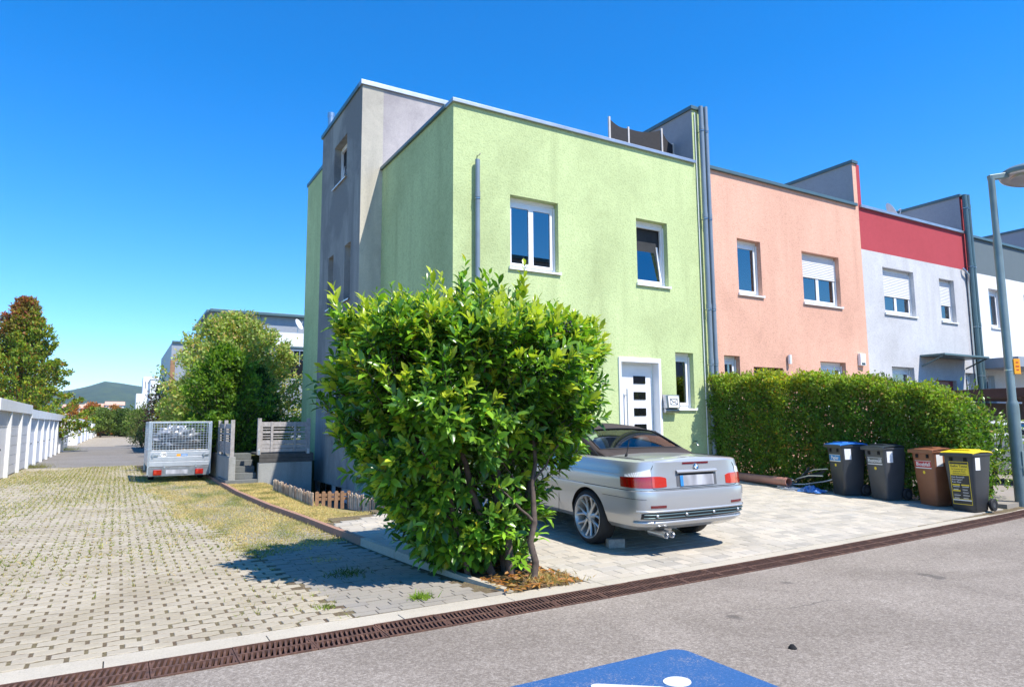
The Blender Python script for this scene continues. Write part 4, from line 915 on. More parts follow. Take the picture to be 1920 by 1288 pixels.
    # wheels
    for yc in (0, WB):
        for sg in (-1, 1):
            X0 = .655*sg; o_ = .215*sg
            prof_t = [(.262, .0), (.268, .0), (.300, .012), (.318, .03), (.325, .06), (.325, .155), (.318, .19), (.300, .212), (.268, .222), (.257, .218)]
            b = MB().lathe([(r, X0+x*sg) for r, x in prof_t], 48, (0, yc, .325), 'X')
            for x in (.075, .107, .14): b.lathe([(.3255, X0+(x-.003)*sg), (.3262, X0+x*sg), (.3255, X0+(x+.003)*sg)], 48, (0, yc, .325), 'X')
            w = b.build('tyre', 'black_rubber', t, smooth=50, fixn=True); wl = w
            b = MB().lathe([(.258, X0+.222*sg), (.252, X0+.226*sg), (.244, X0+.218*sg), (.236, X0+.185*sg), (.222, X0+.14*sg), (.218, X0+.03*sg)], 48, (0, yc, .325), 'X'); b.build('rim', 'rim', wl, smooth=50, fixn=True)
            MB().lathe([(0, X0+.09*sg), (.225, X0+.09*sg)], 32, (0, yc, .325), 'X').build('brake_disc', 'black_plastic', wl)
            b = MB(); xo = X0+.175*sg
            def pol(r, a, x): return (x, yc+r*cos(a), .325+r*sin(a))
            for q in range(7):
                a = 2*pi*q/7+.2
                for da in (-.19, .19):
                    b.tube([pol(.045, a, xo), pol(.115, a+da*.25, xo-.004*sg), pol(.165, a+da*.8, xo+.002*sg), pol(.236, a+da*1.15, xo+.022*sg)], [.024, .018, .0145, .017], 6)
            b.lathe([(0, xo+.012*sg), (.035, xo+.012*sg), (.062, xo+.004*sg), (.07, xo-.02*sg)], 24, (0, yc, .325), 'X')
            b.build('spokes', 'rim', wl, smooth=45, fixn=True)
            b = MB()
            for q in range(5):
                a = 2*pi*q/5; b.lathe([(0, xo+.0075*sg), (.010, xo+.0075*sg)], 8, (0, yc+.046*cos(a), .325+.046*sin(a)), 'X')
            b.build('bolt_holes', 'dark_gap', wl)
    return t
m, tt, n, l, b = newmat('plate_blur'); b.inputs['Roughness'].default_value = 0.4
g_ = n.new('ShaderNodeNewGeometry'); nz = noise(n, l, 9, 1, 0.3, objco(n, l, (1, 1, .3))); r = ramp(n, l, nz.outputs[0], [(0.35, (0.26, 0.26, 0.28)), (0.65, (0.50, 0.50, 0.53))]); l.new(r.outputs[0], b.inputs['Base Color'])
plain('car_paint_dark', (0.20, 0.20, 0.205), 0.35, 0.5, 0.03)
car = build_car('convertible_car', 'silver convertible with brown soft top parked in front of the green house', 'car_paint')
CX, CY = 5.83, 6.72
car.location = (CX, CY, zdrive(CX, CY)+0.004); car.rotation_euler = (math.atan(0.032), 0, radians(-1.0))
# licence plate has a blue end band
bpy.context.view_layer.update()
nc = copy_tree(car, (17.9, 9.3, 0.08), radians(176), 'pale parked car behind the hedge beside the carport')
nc.name = 'parked_car'
for ch in nc.children:
    if ch.data and ch.data.materials and ch.data.materials[0] in (M['car_paint'], M['soft_top']):
        ch.data = ch.data.copy(); ch.data.materials[0] = M['car_paint_white']
# ================================================================ wheelie bins
def build_bin(label, bodym, lidm, sticker):
    t = thing('wheelie_bin', label, 'bin', group='wheelie bins lined up in front of the hedge'); H = 0.86
    # local: front = -x, width along y
    def sec(z, f): # rectangle half sizes from bottom to top
        return (-.185-.055*f, .195+.075*f, .185+.055*f)
    b = MB(); LVS = [(0.0, 0), (0.02, .0), (0.45, .52), (0.80, .93), (H, 1.0)]; rows = []
    for i, (z, f) in enumerate(LVS):
        x0, x1, w = sec(z, f)
        if i == 0: x0 += .012; x1 -= .012; w -= .012
        P = []
        for cx, cy, a in ((x1, w, 0), (x0, w, pi/2), (x0, -w, pi), (x1, -w, 1.5*pi)):
            r = .045; sx = 1 if cx > 0 else -1; sy = 1 if cy > 0 else -1
            P += [(cx-sx*r+r*cos(a+pi/2*k/4), cy-sy*r+r*sin(a+pi/2*k/4), z) for k in range(5)]
        rows.append(P+[P[0]])
    b.grid(rows); b.add(rows[0][:-1], [tuple(range(len(rows[0])-1))])
    body = b.build('body', bodym, t, smooth=45, fixn=True)
    # rim collar
    b = MB(); x0, x1, w = -.262, .285, .252
    b.box(x0-.015, x1, -w, w, H, H+.035); b.box(x0-.025, x0-.0151, -w-.01, w+.01, H-.012, H+.04)
    b.build('rim_collar', bodym, t, bevel=.008)
    for yy in (-.11, .11): MB().box(-.252, -.236, yy-.022, yy+.022, H-.09, H-.03).build('grip', 'dark_gap', t)
    # lid, slightly domed with a raised panel and front lip
    b = MB(); P = []
    for x, z in ((-.285, H+.028), (-.282, H+.052), (-.25, H+.066), (-.05, H+.085), (.15, H+.082), (.27, H+.070), (.30, H+.045)):
        P.append([(x, yy, z+(-.02 if abs(yy) > .25 else 0)-.012*(abs(yy)/.25)**4) for yy in (-.258, -.25, -.18, 0, .18, .25, .258)])
    b.grid(P); lid = b.build('lid', lidm, t, smooth=50, fixn=True); sd = lid.modifiers.new('thick', 'SOLIDIFY'); sd.thickness = .008; sd.offset = -1
    MB().box(-.16, .16, -.15, .15, H+.080, H+.092).build('lid_panel', lidm, lid, bevel=.006)
    MB().tube([(.305, -.2, H+.03), (.305, .2, H+.03)], .014, 8).box(.26, .31, -.22, -.19, H+.01, H+.045).box(.26, .31, .19, .22, H+.01, H+.045).build('hinge_bar', bodym, t)
    for sg in (-1, 1):
        b = MB().lathe([(.045, -.028), (.088, -.028), (.10, -.018), (.10, .018), (.088, .028), (.045, .028)], 26, (.215, sg*.235, .10), 'Y'); wh = b.build('wheel', 'black_rubber', t, smooth=40, fixn=True)
        MB().lathe([(0, sg*.02), (.045, sg*.024), (.048, sg*.0)], 18, (.215, sg*.235, .10), 'Y').build('hub', 'bin_grey_light', wh, smooth=40)
    MB().tube([(.215, -.235, .10), (.215, .235, .10)], .012, 8).build('axle', 'steel', t)
    MB().box(.14, .20, -.17, .17, .02, .16).build('axle_box', bodym, t, bevel=.01)
    # front face point at (v along y, z)
    def fp(v, z, o=.002): f = interp(z, [0, .02, .45, .8, .86], [0, 0, .52, .93, 1]); return (-.185-.055*f-o, v, z)
    def spt(x, z, o=.002): f = interp(z, [0, .02, .45, .8, .86], [0, 0, .52, .93, 1]); return (x, -(.185+.055*f)-o, z)
    ncol = (0, 0, 1)
    MB().add([spt(-.19, .83), spt(-.06, .83), spt(-.045, .64), spt(-.175, .64)], [(0, 3, 2, 1)]).build('side_sticker', 'sticker_white', t)
    def plate(nm, y0, y1, z0, z1, m, o): return MB().add([fp(y1, z0, o), fp(y0, z0, o), fp(y0, z1, o), fp(y1, z1, o)], [(0, 1, 2, 3)]).build(nm, m, t)
    xd = (0, -1, 0); ydv = (-.065, 0, 1)
    if sticker[0] != 'yellow':
        txt, m = sticker
        plate('name_label', -.165, .165, .615, .715, m, .002); plate('label_edge', -.165, .165, .600, .614, 'sticker_white', .002); plate('label_edge', -.165, .165, .716, .722, 'sticker_white', .002)
        text_obj('lettering', txt, .088, fp(0, .665, .004), xd, ydv, 'sticker_white', t, bold=.001)
        b = MB(); c = Vector(fp(0.0, .535, .003)); b.add([c]+[c+Vector((-.065*sin(a)*.024, -.026*cos(a), .026*sin(a))) for a in np.linspace(0, 2*pi, 21)[:-1]], [(0, 1+i, 1+(i+1) % 20) for i in range(20)]); b.build('round_sticker', 'sticker_yellow', t)
    else:
        plate('label_border', -.150, .150, .105, .765, 'sticker_yellow', .002); plate('label_field', -.142, .142, .113, .757, 'sticker_black', .0035)
        plate('title_field', -.142, .142, .555, .725, 'sticker_yellow', .005)
        text_obj('lettering', 'Gelbe Tonne', .05, fp(0, .695, .0065), xd, ydv, 'sticker_black', t, bold=.0006)
        for k, (z, s) in enumerate(((.65, 'für Verpackungen aus'), (.615, 'Kunststoff, Metall,'), (.58, 'Verbundmaterialien'))): text_obj('lettering', s, .027, fp(0, z, .0065), xd, ydv, 'sticker_black', t)
        for k, (z, s) in enumerate(((.525, 'Kein Restmüll!'), (.487, 'Kein Papier!'), (.449, 'Kein Glas!'))): text_obj('lettering', s, .034, fp(.13, z, .005), xd, ydv, 'sticker_white', t, align='LEFT')
        plate('strip', .015, .130, .395, .415, 'sticker_yellow', .005); plate('strip', -.130, -.01, .395, .415, 'sticker_yellow', .005); plate('strip', .015, .13, .305, .325, 'sticker_yellow', .005)
        for yy in (.07, -.07):
            for k in range(9):
                if yy > 0 and k in (3, 4): continue
                z = .375-.022*k; plate('print_line', yy-.05+.012*((k*7) % 3), yy+.05, z, z+.007, 'sticker_grey' if k % 2 else 'sticker_white', .005)
        plate('strip', -.142, .142, .185, .192, 'sticker_yellow', .005); plate('strip', -.142, .142, .165, .180, 'sticker_white', .005)
    return t
for lab, bm_, lm, st, (x, y, rz) in (
    ('dark grey wheelie bin with blue lid and Papier label', 'bin_grey', 'lid_blue', ('Papier', 'sticker_blue'), (11.98, 7.98, -22)),
    ('dark grey wheelie bin with black lid and Restmüll label', 'bin_grey_light', 'lid_dark', ('Restmüll', 'sticker_grey'), (12.10, 7.30, -14)),
    ('brown wheelie bin with brown lid and Bioabfall label', 'bin_brown', 'bin_brown', ('Bioabfall', 'sticker_red'), (12.25, 6.52, -17)),
    ('dark grey wheelie bin with yellow lid nearest the street lamp', 'bin_grey', 'lid_yellow', ('yellow', ''), (12.11, 5.93, -3))):
    t = build_bin(lab, bm_, lm, st); t.location = (x, y, zdrive(x, y)+.002); t.rotation_euler = (0, 0, radians(rz)); t.scale = (1.0, 1.0, 1.04)
# ================================================================ street lamp
la = thing('street_lamp', 'grey street lamp post with round head beside the hedge', 'street lamp', (13.62, 5.84, 0)); lx, ly = 13.62, 5.84
MB().lathe([(.095, -.1), (.095, 1.74), (.088, 1.80), (.068, 1.84), (.066, 4.72), (.055, 4.80), (.054, 5.93)], 20, (lx, ly, 0)).build('pole', 'lamp_grey', la, smooth=35)
MB().box(lx-.05, lx+.05, ly-.102, ly-.08, .55, .95).build('service_door', 'lamp_grey', la, bevel=.006)
MB().tube([(lx, ly, .66), (lx, ly, .70)], .102, 20).build('collar', 'lamp_grey', la, smooth=40)
ad = Vector((0.86, -0.51, 0)); c = Vector((lx, ly, 5.90))
MB().bar(c-ad*.05, c+ad*.30+Vector((0, 0, .05)), .09, .10).build('arm', 'lamp_grey', la, bevel=.012)
hc = c+ad*.72+Vector((0, 0, .05)); b = MB().lathe([(.46, -.06), (.475, -.03), (.47, .02), (.40, .085), (.28, .14), (.12, .165), (0, .17)], 36); tl = Matrix.Translation(hc) @ Matrix.Rotation(radians(-8), 4, ad.cross(Vector((0, 0, 1)))); b.v = [tuple(tl @ Vector(v)) for v in b.v]; b.build('head', 'lamp_grey', la, smooth=40)
b = MB().lathe([(.46, -.06), (.42, -.075), (.30, -.05), (.30, -.09), (.15, -.10), (0, -.10)], 36); b.v = [tuple(tl @ Vector(v)) for v in b.v]; b.build('diffuser', 'steel', la, smooth=40)
sg_ = thing('pole_sign', 'small orange yellow sign strapped to the lamp post', 'sign', (lx, ly, 2.4))
f_ = Vector((-.35, -.94, 0)); r_ = Vector((.94, -.35, 0)); pc = Vector((lx, ly, 2.43))+r_*.09+f_*.07
MB().obox(pc, (.13, .02, .27), Matrix((r_, -f_, Vector((0, 0, 1)))).transposed()).build('plate', 'orange_sign', sg_, bevel=.004)
for dz_, w_ in ((.07, .05), (.0, .07), (-.06, .05)): MB().obox(pc+f_*.0115+Vector((0, 0, dz_)), (w_, .002, .02), Matrix((r_, -f_, Vector((0, 0, 1)))).transposed()).build('sign_mark', 'sticker_red', sg_)
MB().tube([(lx, ly, 2.36), (lx, ly, 2.38)], .072, 16).build('strap', 'steel', sg_)
# ================================================================ brick chock
bk = MB().obox((5.15, 6.44, zdrive(5.15, 6.4)+.055), (.20, .13, .105), Matrix.Rotation(radians(-20), 3, 'Z')).build('brick_chock', 'brick_block', None, bevel=.008); prop(bk, 'grey concrete block wedged behind the silver car rear wheel', 'block')
# ================================================================ leaning pipes and scrap by the hedge
px = MB().lathe([(.085, 0), (.085, 2.2), (.072, 2.2), (.072, 0), (.085, 0)], 20); d = (Vector((11.62, 9.25, 0))-Vector((11.98, 10.9, 0))).normalized(); R = d.to_track_quat('Z', 'Y').to_matrix()
px.v = [tuple(R @ Vector(v)+Vector((12.02, 11.1, .30))) for v in px.v]; o = px.build('drain_pipe', 'red_pipe', None, smooth=40); prop(o, 'reddish brown plastic pipe lying along the foot of the hedge', 'pipe')
ch = thing('folding_chair', 'collapsed garden chair with pale metal tubes beside the blue lidded bin', 'chair', (11.75, 8.7, .13))
zb = zdrive(11.7, 8.7)
for k, P in enumerate(([(12.05, 9.15, .10), (12.0, 8.95, .30), (11.95, 8.65, .40), (11.95, 8.35, .43)], [(11.75, 9.10, .05), (11.75, 8.9, .22), (11.7, 8.6, .30), (11.72, 8.3, .31)], [(11.6, 9.1, .10), (11.75, 8.75, .12), (11.85, 8.35, .20), (11.9, 8.2, .25)], [(11.42, 9.0, .03), (11.55, 8.65, .05), (11.75, 8.25, .03)], [(11.95, 9.2, .20), (11.6, 8.9, .20)])):
    MB().tube([(p[0], p[1], p[2]+zb) for p in P], .013, 8).build('tube', 'galv', ch, smooth=50)
MB().add([(11.98, 8.98, .27+zb), (11.95, 8.4, .40+zb), (11.72, 8.36, .29+zb), (11.75, 8.95, .20+zb)], [(0, 1, 2, 3)]).build('seat_fabric', 'black_plastic', ch)
MB().bar((11.86, 9.05, .06+zb), (11.98, 8.78, .44+zb), .05, .03).build('armrest', 'black_plastic', ch)
ts = thing('plastic_sheeting', 'crumpled clear and blue plastic sheeting on the paving by the pipe', 'sheeting', (11.6, 8.7, .13))
def crumple(x0, x1, y0, y1, z, h, m, nm, seed, n_=14):
    r_ = np.random.default_rng(seed); P = [[(x0+(x1-x0)*i/n_+r_.uniform(-.02, .02), y0+(y1-y0)*j/n_+r_.uniform(-.02, .02), zdrive(11.6, 8.7)+z+h*(r_.random()*.6+.4)*sin(pi*i/n_)**.6*sin(pi*j/n_)**.6) for j in range(n_+1)] for i in range(n_+1)]
    return MB().grid(P).build(nm, m, ts)
crumple(11.42, 11.75, 8.75, 9.3, .005, .10, 'foil', 'clear_sheet', 3); crumple(11.45, 11.72, 8.25, 8.72, .005, .14, 'tarp_blue', 'blue_sheet', 4)
# ================================================================ trailer
tr = thing('box_trailer', 'silver box trailer with mesh sides parked beside the garden wall', 'trailer', (1.5, 21.4, 0)); a0, a1, b0, b1 = 0.72, 2.24, 20.2, 22.8
def T(x, y): return (x-0.03*(y-b0), y)
for (x0, x1, y0, y1, nm_) in ((a0, a1, b0, b0+.03, 'tailboard'), (a0, a1, b1-.03, b1, 'headboard')):
    b = MB()
    for z0, z1 in ((.42, .541), (.553, .671), (.683, .805)): b.box(x0+.02, x1-.02, y0, y1, z0, z1)
    b.box(x0+.03, x1-.03, y0+.012, y1-.002, .43, .80)
    b.build(nm_, 'alu', tr, bevel=.004)
for x in (a0, a1-.03):
    b = MB()
    for z0, z1 in ((.42, .545), (.55, .675), (.68, .805)): b.box(x, x+.03, b0+.035, b1-.035, z0, z1)
    b.build('side_board', 'alu', tr, bevel=.004)
b = MB()
for x in (a0-.005, a1-.045):
    for y in (b0-.006, b1-.044): b.box(x, x+.05, y, y+.05, .20, 1.60)
b.build('corner_post', 'galv', tr, bevel=.004)
b = MB(); b.box(a0+.045, a1-.045, b0, b0+.035, 1.55, 1.598).box(a0+.045, a1-.045, b1-.035, b1, 1.55, 1.598).box(a0, a0+.035, b0+.05, b1-.05, 1.55, 1.598).box(a1-.035, a1, b0+.05, b1-.05, 1.55, 1.598)
b.box(a0+.045, a1-.045, b0, b0+.03, .81, .85).box(a0, a0+.03, b0+.05, b1-.05, .81, .85).box(a1-.03, a1, b0+.05, b1-.05, .81, .85).box(a0+.046, a0+.085, b0-.004, b0+.03, .851, 1.549).box(a1-.085, a1-.046, b0-.004, b0+.03, .851, 1.549)
b.build('mesh_frame', 'galv', tr, bevel=.003)
b = MB(); r = .0028
for x in np.arange(a0+.12, a1-.1, .075): b.bar((x, b0+.014, .85), (x, b0+.014, 1.55), .011, .011)
for z in np.arange(.91, 1.55, .065): b.bar((a0+.08, b0+.022, z), (a1-.08, b0+.022, z), .011, .011)
b.build('rear_mesh', 'galv', tr)
for x in (a0+.015, a1-.015):
    b = MB()
    for y in np.arange(b0+.1, b1-.08, .06): b.bar((x, y, .85), (x, y, 1.55), .008, .008)
    for z in np.arange(.895, 1.55, .055): b.bar((x, b0+.05, z), (x, b1-.05, z), .008, .008)
    b.build('side_mesh', 'galv', tr)
b = MB(); 
for x in np.arange(a0+.11, a1-.1, .05): b.bar((x, b1-.018, .85), (x, b1-.018, 1.55), .005, .005)
b.build('front_mesh', 'galv', tr)
MB().box(a0+.03, a1-.03, b0+.03, b1-.03, .40, .43).build('load_floor', 'wood_dark', tr)
MB().box(a0+.03, a1-.03, b0-.01, b0+.06, .17, .405).build('light_bar', 'galv_dark', tr, bevel=.004)
for x in (.86, 1.86):
    l_ = MB().box(x, x+.20, b0-.05, b0-.011, .20, .34).build('tail_light', 'lens_red', tr, bevel=.012); MB().box(x+.02, x+.08, b0-.053, b0-.0505, .24, .32).build('light_lens', 'lens_pink', l_)
MB().box(1.16, 1.68, b0-.02, b0-.0105, .22, .33).build('plate', 'plate_blur', tr)
for x in (.80, 2.03): MB().box(x, x+.16, b0-.03, b0-.001, .70, .74).box(x+.02, x+.05, b0-.04, b0-.001, .67, .77).build('latch', 'galv', tr)
for x in (1.10, 1.86): MB().box(x, x+.04, b0-.025, b0-.001, .38, .46).build('tail_hinge', 'galv', tr)
c = MB().add([(1.09+.075*cos(a), b0-.003, .735+.075*sin(a)) for a in np.linspace(0, 2*pi, 25)[:-1]], [tuple(range(24))]).build('speed_disc', 'sticker_white', tr); text_obj('lettering', '100', .085, (1.09, b0-.005, .735), (1, 0, 0), (0, 0, 1), 'sticker_black', tr, bold=.001)
MB().box(1.40, 1.50, b0-.004, b0-.001, .68, .74).build('maker_emblem', 'orange_sign', tr); MB().box(1.502, 1.66, b0-.004, b0-.001, .68, .74).build('maker_plate', 'sticker_blue', tr); text_obj('lettering', 'SARIS', .05, (1.581, b0-.006, .71), (1, 0, 0), (0, 0, 1), 'sticker_white', tr, bold=.0006)
for x in (.86, 2.10):
    w = MB().lathe([(.15, -.075), (.24, -.075), (.275, -.05), (.28, 0), (.275, .05), (.24, .075), (.15, .075)], 30, (x, 21.35, .28), 'X').build('wheel', 'black_rubber', tr, smooth=40, fixn=True); MB().lathe([(0, -.04), (.15, -.05), (.15, .05), (0, .04)], 20, (x, 21.35, .28), 'X').build('wheel_rim', 'galv', w, smooth=40)
    MB().lathe([(.30, -.10), (.30, .10), (.31, .10), (.31, -.10)], 16, (x, 21.35, .28), 'X', 0, pi).build('mudguard', 'black_plastic', tr, smooth=40)
MB().tube([(.86, 21.35, .28), (2.1, 21.35, .28)], .03, 8).build('axle', 'galv', tr); MB().bar((1.0, b1-.1, .33), (1.5, b1+1.3, .38), .06, .06).bar((2.0, b1-.1, .33), (1.5, b1+1.3, .38), .06, .06).build('drawbar', 'galv', tr)
ld = thing('foil_bundle', 'crumpled silver foil bundle heaped inside the mesh trailer', 'bundle', (1.5, 21, .45)); r_ = np.random.default_rng(5)
b = MB(); nu, nv = 46, 26; P = []
for i in range(nv+1):
    row = []
    for j in range(nu+1):
        a = 2*pi*j/nu; e = pi*(i/nv); k = 1+.10*sin(7*e+3*a)+.08*sin(13*e-2*a+1.3)+.07*sin(29*e+9*a)+.20*(r_.random()-.5)
        row.append((1.44+.56*sin(e)*cos(a)*k, 21.0+.62*sin(e)*sin(a)*k, 1.13-.32*cos(e)*k*(1.0)))
    row[-1] = row[0]; P.append(row)
b.grid(P).build('foil', 'foil', ld, fixn=True)
bd = thing('load_boards', 'pale boards lying on the trailer floor under the foil bundle', 'boards', (1.5, 21, .45))
for k, (x0, y0, z0, L_, rz) in enumerate(((1.45, 20.6, .79, 1.3, .03), (1.5, 20.8, .83, 1.25, -.05), (1.4, 21.0, .87, 1.2, .08), (1.7, 20.5, .84, .6, .2))): MB().obox((x0, y0, z0), (L_, .22, .03), Matrix.Rotation(rz, 3, 'Z')).build('board', 'cardboard', bd)
MB().box(.85, 2.1, 20.35, 22.3, .44, .77).build('crate_base', 'wood_brown', bd, bevel=.01)
# ================================================================ stairs, garden wall, deck, slat screens
st = thing('garden_stairs', 'grey stone garden stairs rising to the wooden deck', 'stairs', (2.75, 18.4, 0))
for k in range(5):
    MB().box(2.42 if k else 2.34, 3.09, 17.93+.27*k, 19.6, -.3 if k == 0 else .15*k, .15*(k+1)-.002).build('step', 'stair_stone', st, bevel=.008)
gw = thing('garden_wall', 'stained concrete garden wall beside the trailer', 'wall', (2.48, 22, 0)); MB().box(2.40, 2.56, 17.96, 27.9, -.5, .71).build('wall_slab', 'concrete', gw, bevel=.008)
gw2 = thing('deck_wall', 'grey concrete retaining wall under the wooden deck', 'wall', (3.75, 18, 0)); MB().box(3.095, 4.42, 17.95, 18.12, -.6, .55).box(4.27, 4.42, 18.12, 19.0, -.6, .55).build('wall_slab', 'concrete', gw2, bevel=.008)
dk = thing('wooden_deck', 'dark weathered wooden deck on top of the concrete wall', 'deck', (3.75, 18.5, .6))
MB().box(3.11, 4.45, 17.94, 17.985, .552, .655).build('edge_board', 'wood_dark', dk, bevel=.006); MB().box(3.11, 4.45, 17.945, 17.985, .66, .755).build('edge_board', 'wood_dark', dk, bevel=.006)
for k in range(9): MB().box(3.12, 4.45, 17.99+.145*k, 18.128+.145*k, .73, .775).build('deck_board', 'wood_dark', dk, bevel=.004)
def slat_screen(nm, label, P0, dx, L_, z0, z1, posts):
    """dx: unit vector along the screen"""
    t = thing('slat_screen', label, 'fence', (P0[0], P0[1], z0), 'grey slat screens on the garden wall'); P0 = Vector((P0[0], P0[1], 0)); dv = Vector((dx[0], dx[1], 0)); nv_ = Vector((-dx[1], dx[0], 0))
    def bx(nm_, u0, u1, w0, w1, za, zb, m='wood_grey'):
        c = P0+dv*((u0+u1)/2)+nv_*((w0+w1)/2); MB().obox((c.x, c.y, (za+zb)/2), (u1-u0, w1-w0, zb-za), Matrix((dv, nv_, Vector((0, 0, 1)))).transposed()).build(nm_, m, t, bevel=.004)
    Hh = z1-z0; rows = [(.00, .12), (.125, .245), (.25, .40), (.445, .485), (.53, .57), (.615, .70), (.745, .785), (.83, 1.0)]
    for lo, hi in rows: bx('slat', .08, L_-.08, -.012, .012, z0+.03+(Hh-.06)*lo, z0+.03+(Hh-.06)*hi-.004)
    for u in [L_*f for f in (.25, .72)]: bx('batten', u-.03, u+.03, -.034, -.013, z0+.03, z1-.03)
    for u in posts: bx('post', u-.045, u+.045, -.045, .045, z0-.03, z1+.06); 
    for u in posts: bx('post_foot', u-.03, u+.03, -.055, -.046, z0-.04, z0+.10, 'galv')
    bx('frame_rail', .046, .08, -.02, .02, z0+.03, z1-.03); bx('frame_rail', L_-.08, L_-.046, -.02, .02, z0+.03, z1-.03)
slat_screen('a', 'grey slatted screen on the deck beside the green house', (3.10, 18.02), (1, 0), 1.22, .78, 1.60, (0, 1.22))
slat_screen('b', 'grey slatted screen on the concrete wall behind the trailer', (2.47, 18.02), (0, 1), 3.6, .74, 1.56, (0, 1.2, 2.4, 3.6))
# ================================================================ low picket fence
pf = thing('picket_fence', 'low weathered picket fence of thin split pickets on the dry lawn', 'fence', (3.2, 13, 0))
def picket(parent, p, zg, h, w, m, rz=0, th=.016):
    z0 = zg-.05; c = Vector((p[0], p[1], 0)); lean = random.uniform(-.02, .02); R = Matrix.Rotation(rz, 3, 'Z'); b = MB()
    prf = [(-w/2, 0), (w/2, 0), (w/2, h-.012), (w*.25, h), (-w*.25, h), (-w/2, h-.012)]
    V_ = [c+R @ Vector((x+lean*z, yy, 0))+Vector((0, 0, z0+z)) for yy in (-th/2, th/2) for x, z in prf]; k = len(prf)
    b.add(V_, [tuple(range(k)), tuple(range(k, 2*k))[::-1]]+[(i, i+k, (i+1) % k+k, (i+1) % k) for i in range(k)]); b.build('picket', m, parent)
FL = [(3.08, 15.9), (3.06, 12.30)]
d = Vector((FL[1][0]-FL[0][0], FL[1][1]-FL[0][1])); n_ = int(d.length/.068)
for k in range(n_+1): p = Vector(FL[0])+d*(k/n_); picket(pf, p, .055, .27+random.uniform(-.025, .025), .042, random.choice(['picket', 'picket_b', 'picket_c']), atan2(d.y, d.x)+random.uniform(-.2, .2))
FL = [(3.62, 12.05), (3.88, 10.7)]; d = Vector((FL[1][0]-FL[0][0], FL[1][1]-FL[0][1])); n_ = int(d.length/.068)
for k in range(n_+1): p = Vector(FL[0])+d*(k/n_); picket(pf, p, .055, .27+random.uniform(-.025, .025), .042, random.choice(['picket', 'picket_b', 'picket_c']), atan2(d.y, d.x)+random.uniform(-.2, .2))
MB().tube([(3.09, 15.9, .21), (3.07, 12.3, .21)], .004, 5).tube([(3.09, 15.9, .14), (3.07, 12.3, .14)], .004, 5).build('wire', 'galv', pf)
pg = thing('picket_gate', 'short brown picket fence piece with wider boards at the fence corner', 'fence', (3.35, 12.2, 0))
for k in range(6): picket(pg, (3.12+.105*k, 12.24-.03*k), .055, .31, .062, 'wood_brown', -.28, .02)
MB().bar((3.1, 12.26, .18), (3.68, 12.10, .18), .02, .05).bar((3.1, 12.26, .25), (3.68, 12.10, .25), .02, .05).build('rail', 'wood_brown', pg)
# ================================================================ garages
def garage(label, y0, y1, top, kind, X=-2.72, depth=6.0, handle=True):
    t = thing('garage', label, 'garage', (X, (y0+y1)/2, 0), 'prefabricated garages along the lane')
    MB().box(X-depth, X-.02, y0+.002, y1-.002, top-.30, top).build('roof', 'garage_white', t, bevel=.01)
    MB().box(X-.019, X+.02, y0+.004, y1-.004, top-.31, top+.01).build('fascia', 'garage_white', t, bevel=.006)
    for ya, yb in ((y0+.002, y0+.10), (y1-.10, y1-.002)): MB().box(X-depth, X, ya, yb, -.1, top-.301).build('pier', 'garage_white', t, bevel=.006)
    d = X-.08; MB().box(d-.05, d, y0+.101, y1-.101, top-.75, top-.302).build('lintel', 'garage_door', t)
    if kind == 's':
        dd = MB().box(d-.05, d-.02, y0+.101, y1-.101, .03, top-.751).build('door', 'garage_door', t); k = 5; hh = (top-.751-.03)/k
        for i in range(k): MB().box(d-.0195, d, y0+.11, y1-.11, .035+i*hh, .03+(i+1)*hh-.012).build('door_panel', 'garage_door', dd, bevel=.004)
    else:
        dd = MB().box(d-.05, d-.01, y0+.101, y1-.101, .03, top-.751).build('door', 'garage_door_white', t)
        MB().lathe([(0, .03), (.03, .03), (.03, 0)], 10, (d-.01, (y0+y1)/2, .85), 'X').build('handle', 'black_plastic', dd)
    MB().box(X-depth, X-depth+.1, y0+.101, y1-.101, -.1, top-.301).build('back_wall', 'garage_white', t)
    return t
kinds = 'wssxxxxxsx'.replace('x', 'w'); Y0 = 22.2
nth = ['first', 'second', 'third', 'fourth', 'fifth', 'sixth', 'seventh', 'eighth', 'ninth', 'tenth']
for k, kd in enumerate(kinds):
    garage('white garage with %s door, %s of the near row from the left' % ('grey sectional' if kd == 's' else 'plain white', nth[k]), Y0+2.6*k, Y0+2.6*(k+1), 2.24 if k < 3 else 2.10, kd)
for k in range(4): garage('far white garage behind the mesh gate, %s of the far row' % nth[k], 64+7.5*k, 64+7.5*(k+1), 2.05, 'w', -2.70)
for k in range(2): garage('low white garage at the end of the lane, %s of two' % ('nearer' if k == 0 else 'farther'), 94.2+9*k, 94.2+9*(k+1), 1.75, 'w', -2.55)
o = thing('mesh_gate', 'small grey metal gate panel standing at the gap between the garages', 'gate', (-2.9, 53, 0))
MB().box(-2.95, -2.90, 51.8, 51.85, 0, 1.05).box(-2.95, -2.90, 55.4, 55.45, 0, 1.05).build('post', 'panel_grey', o)
for k in range(6): MB().box(-2.93, -2.91, 51.85, 55.4, .05+.165*k, .19+.165*k).build('bar', 'panel_grey', o)
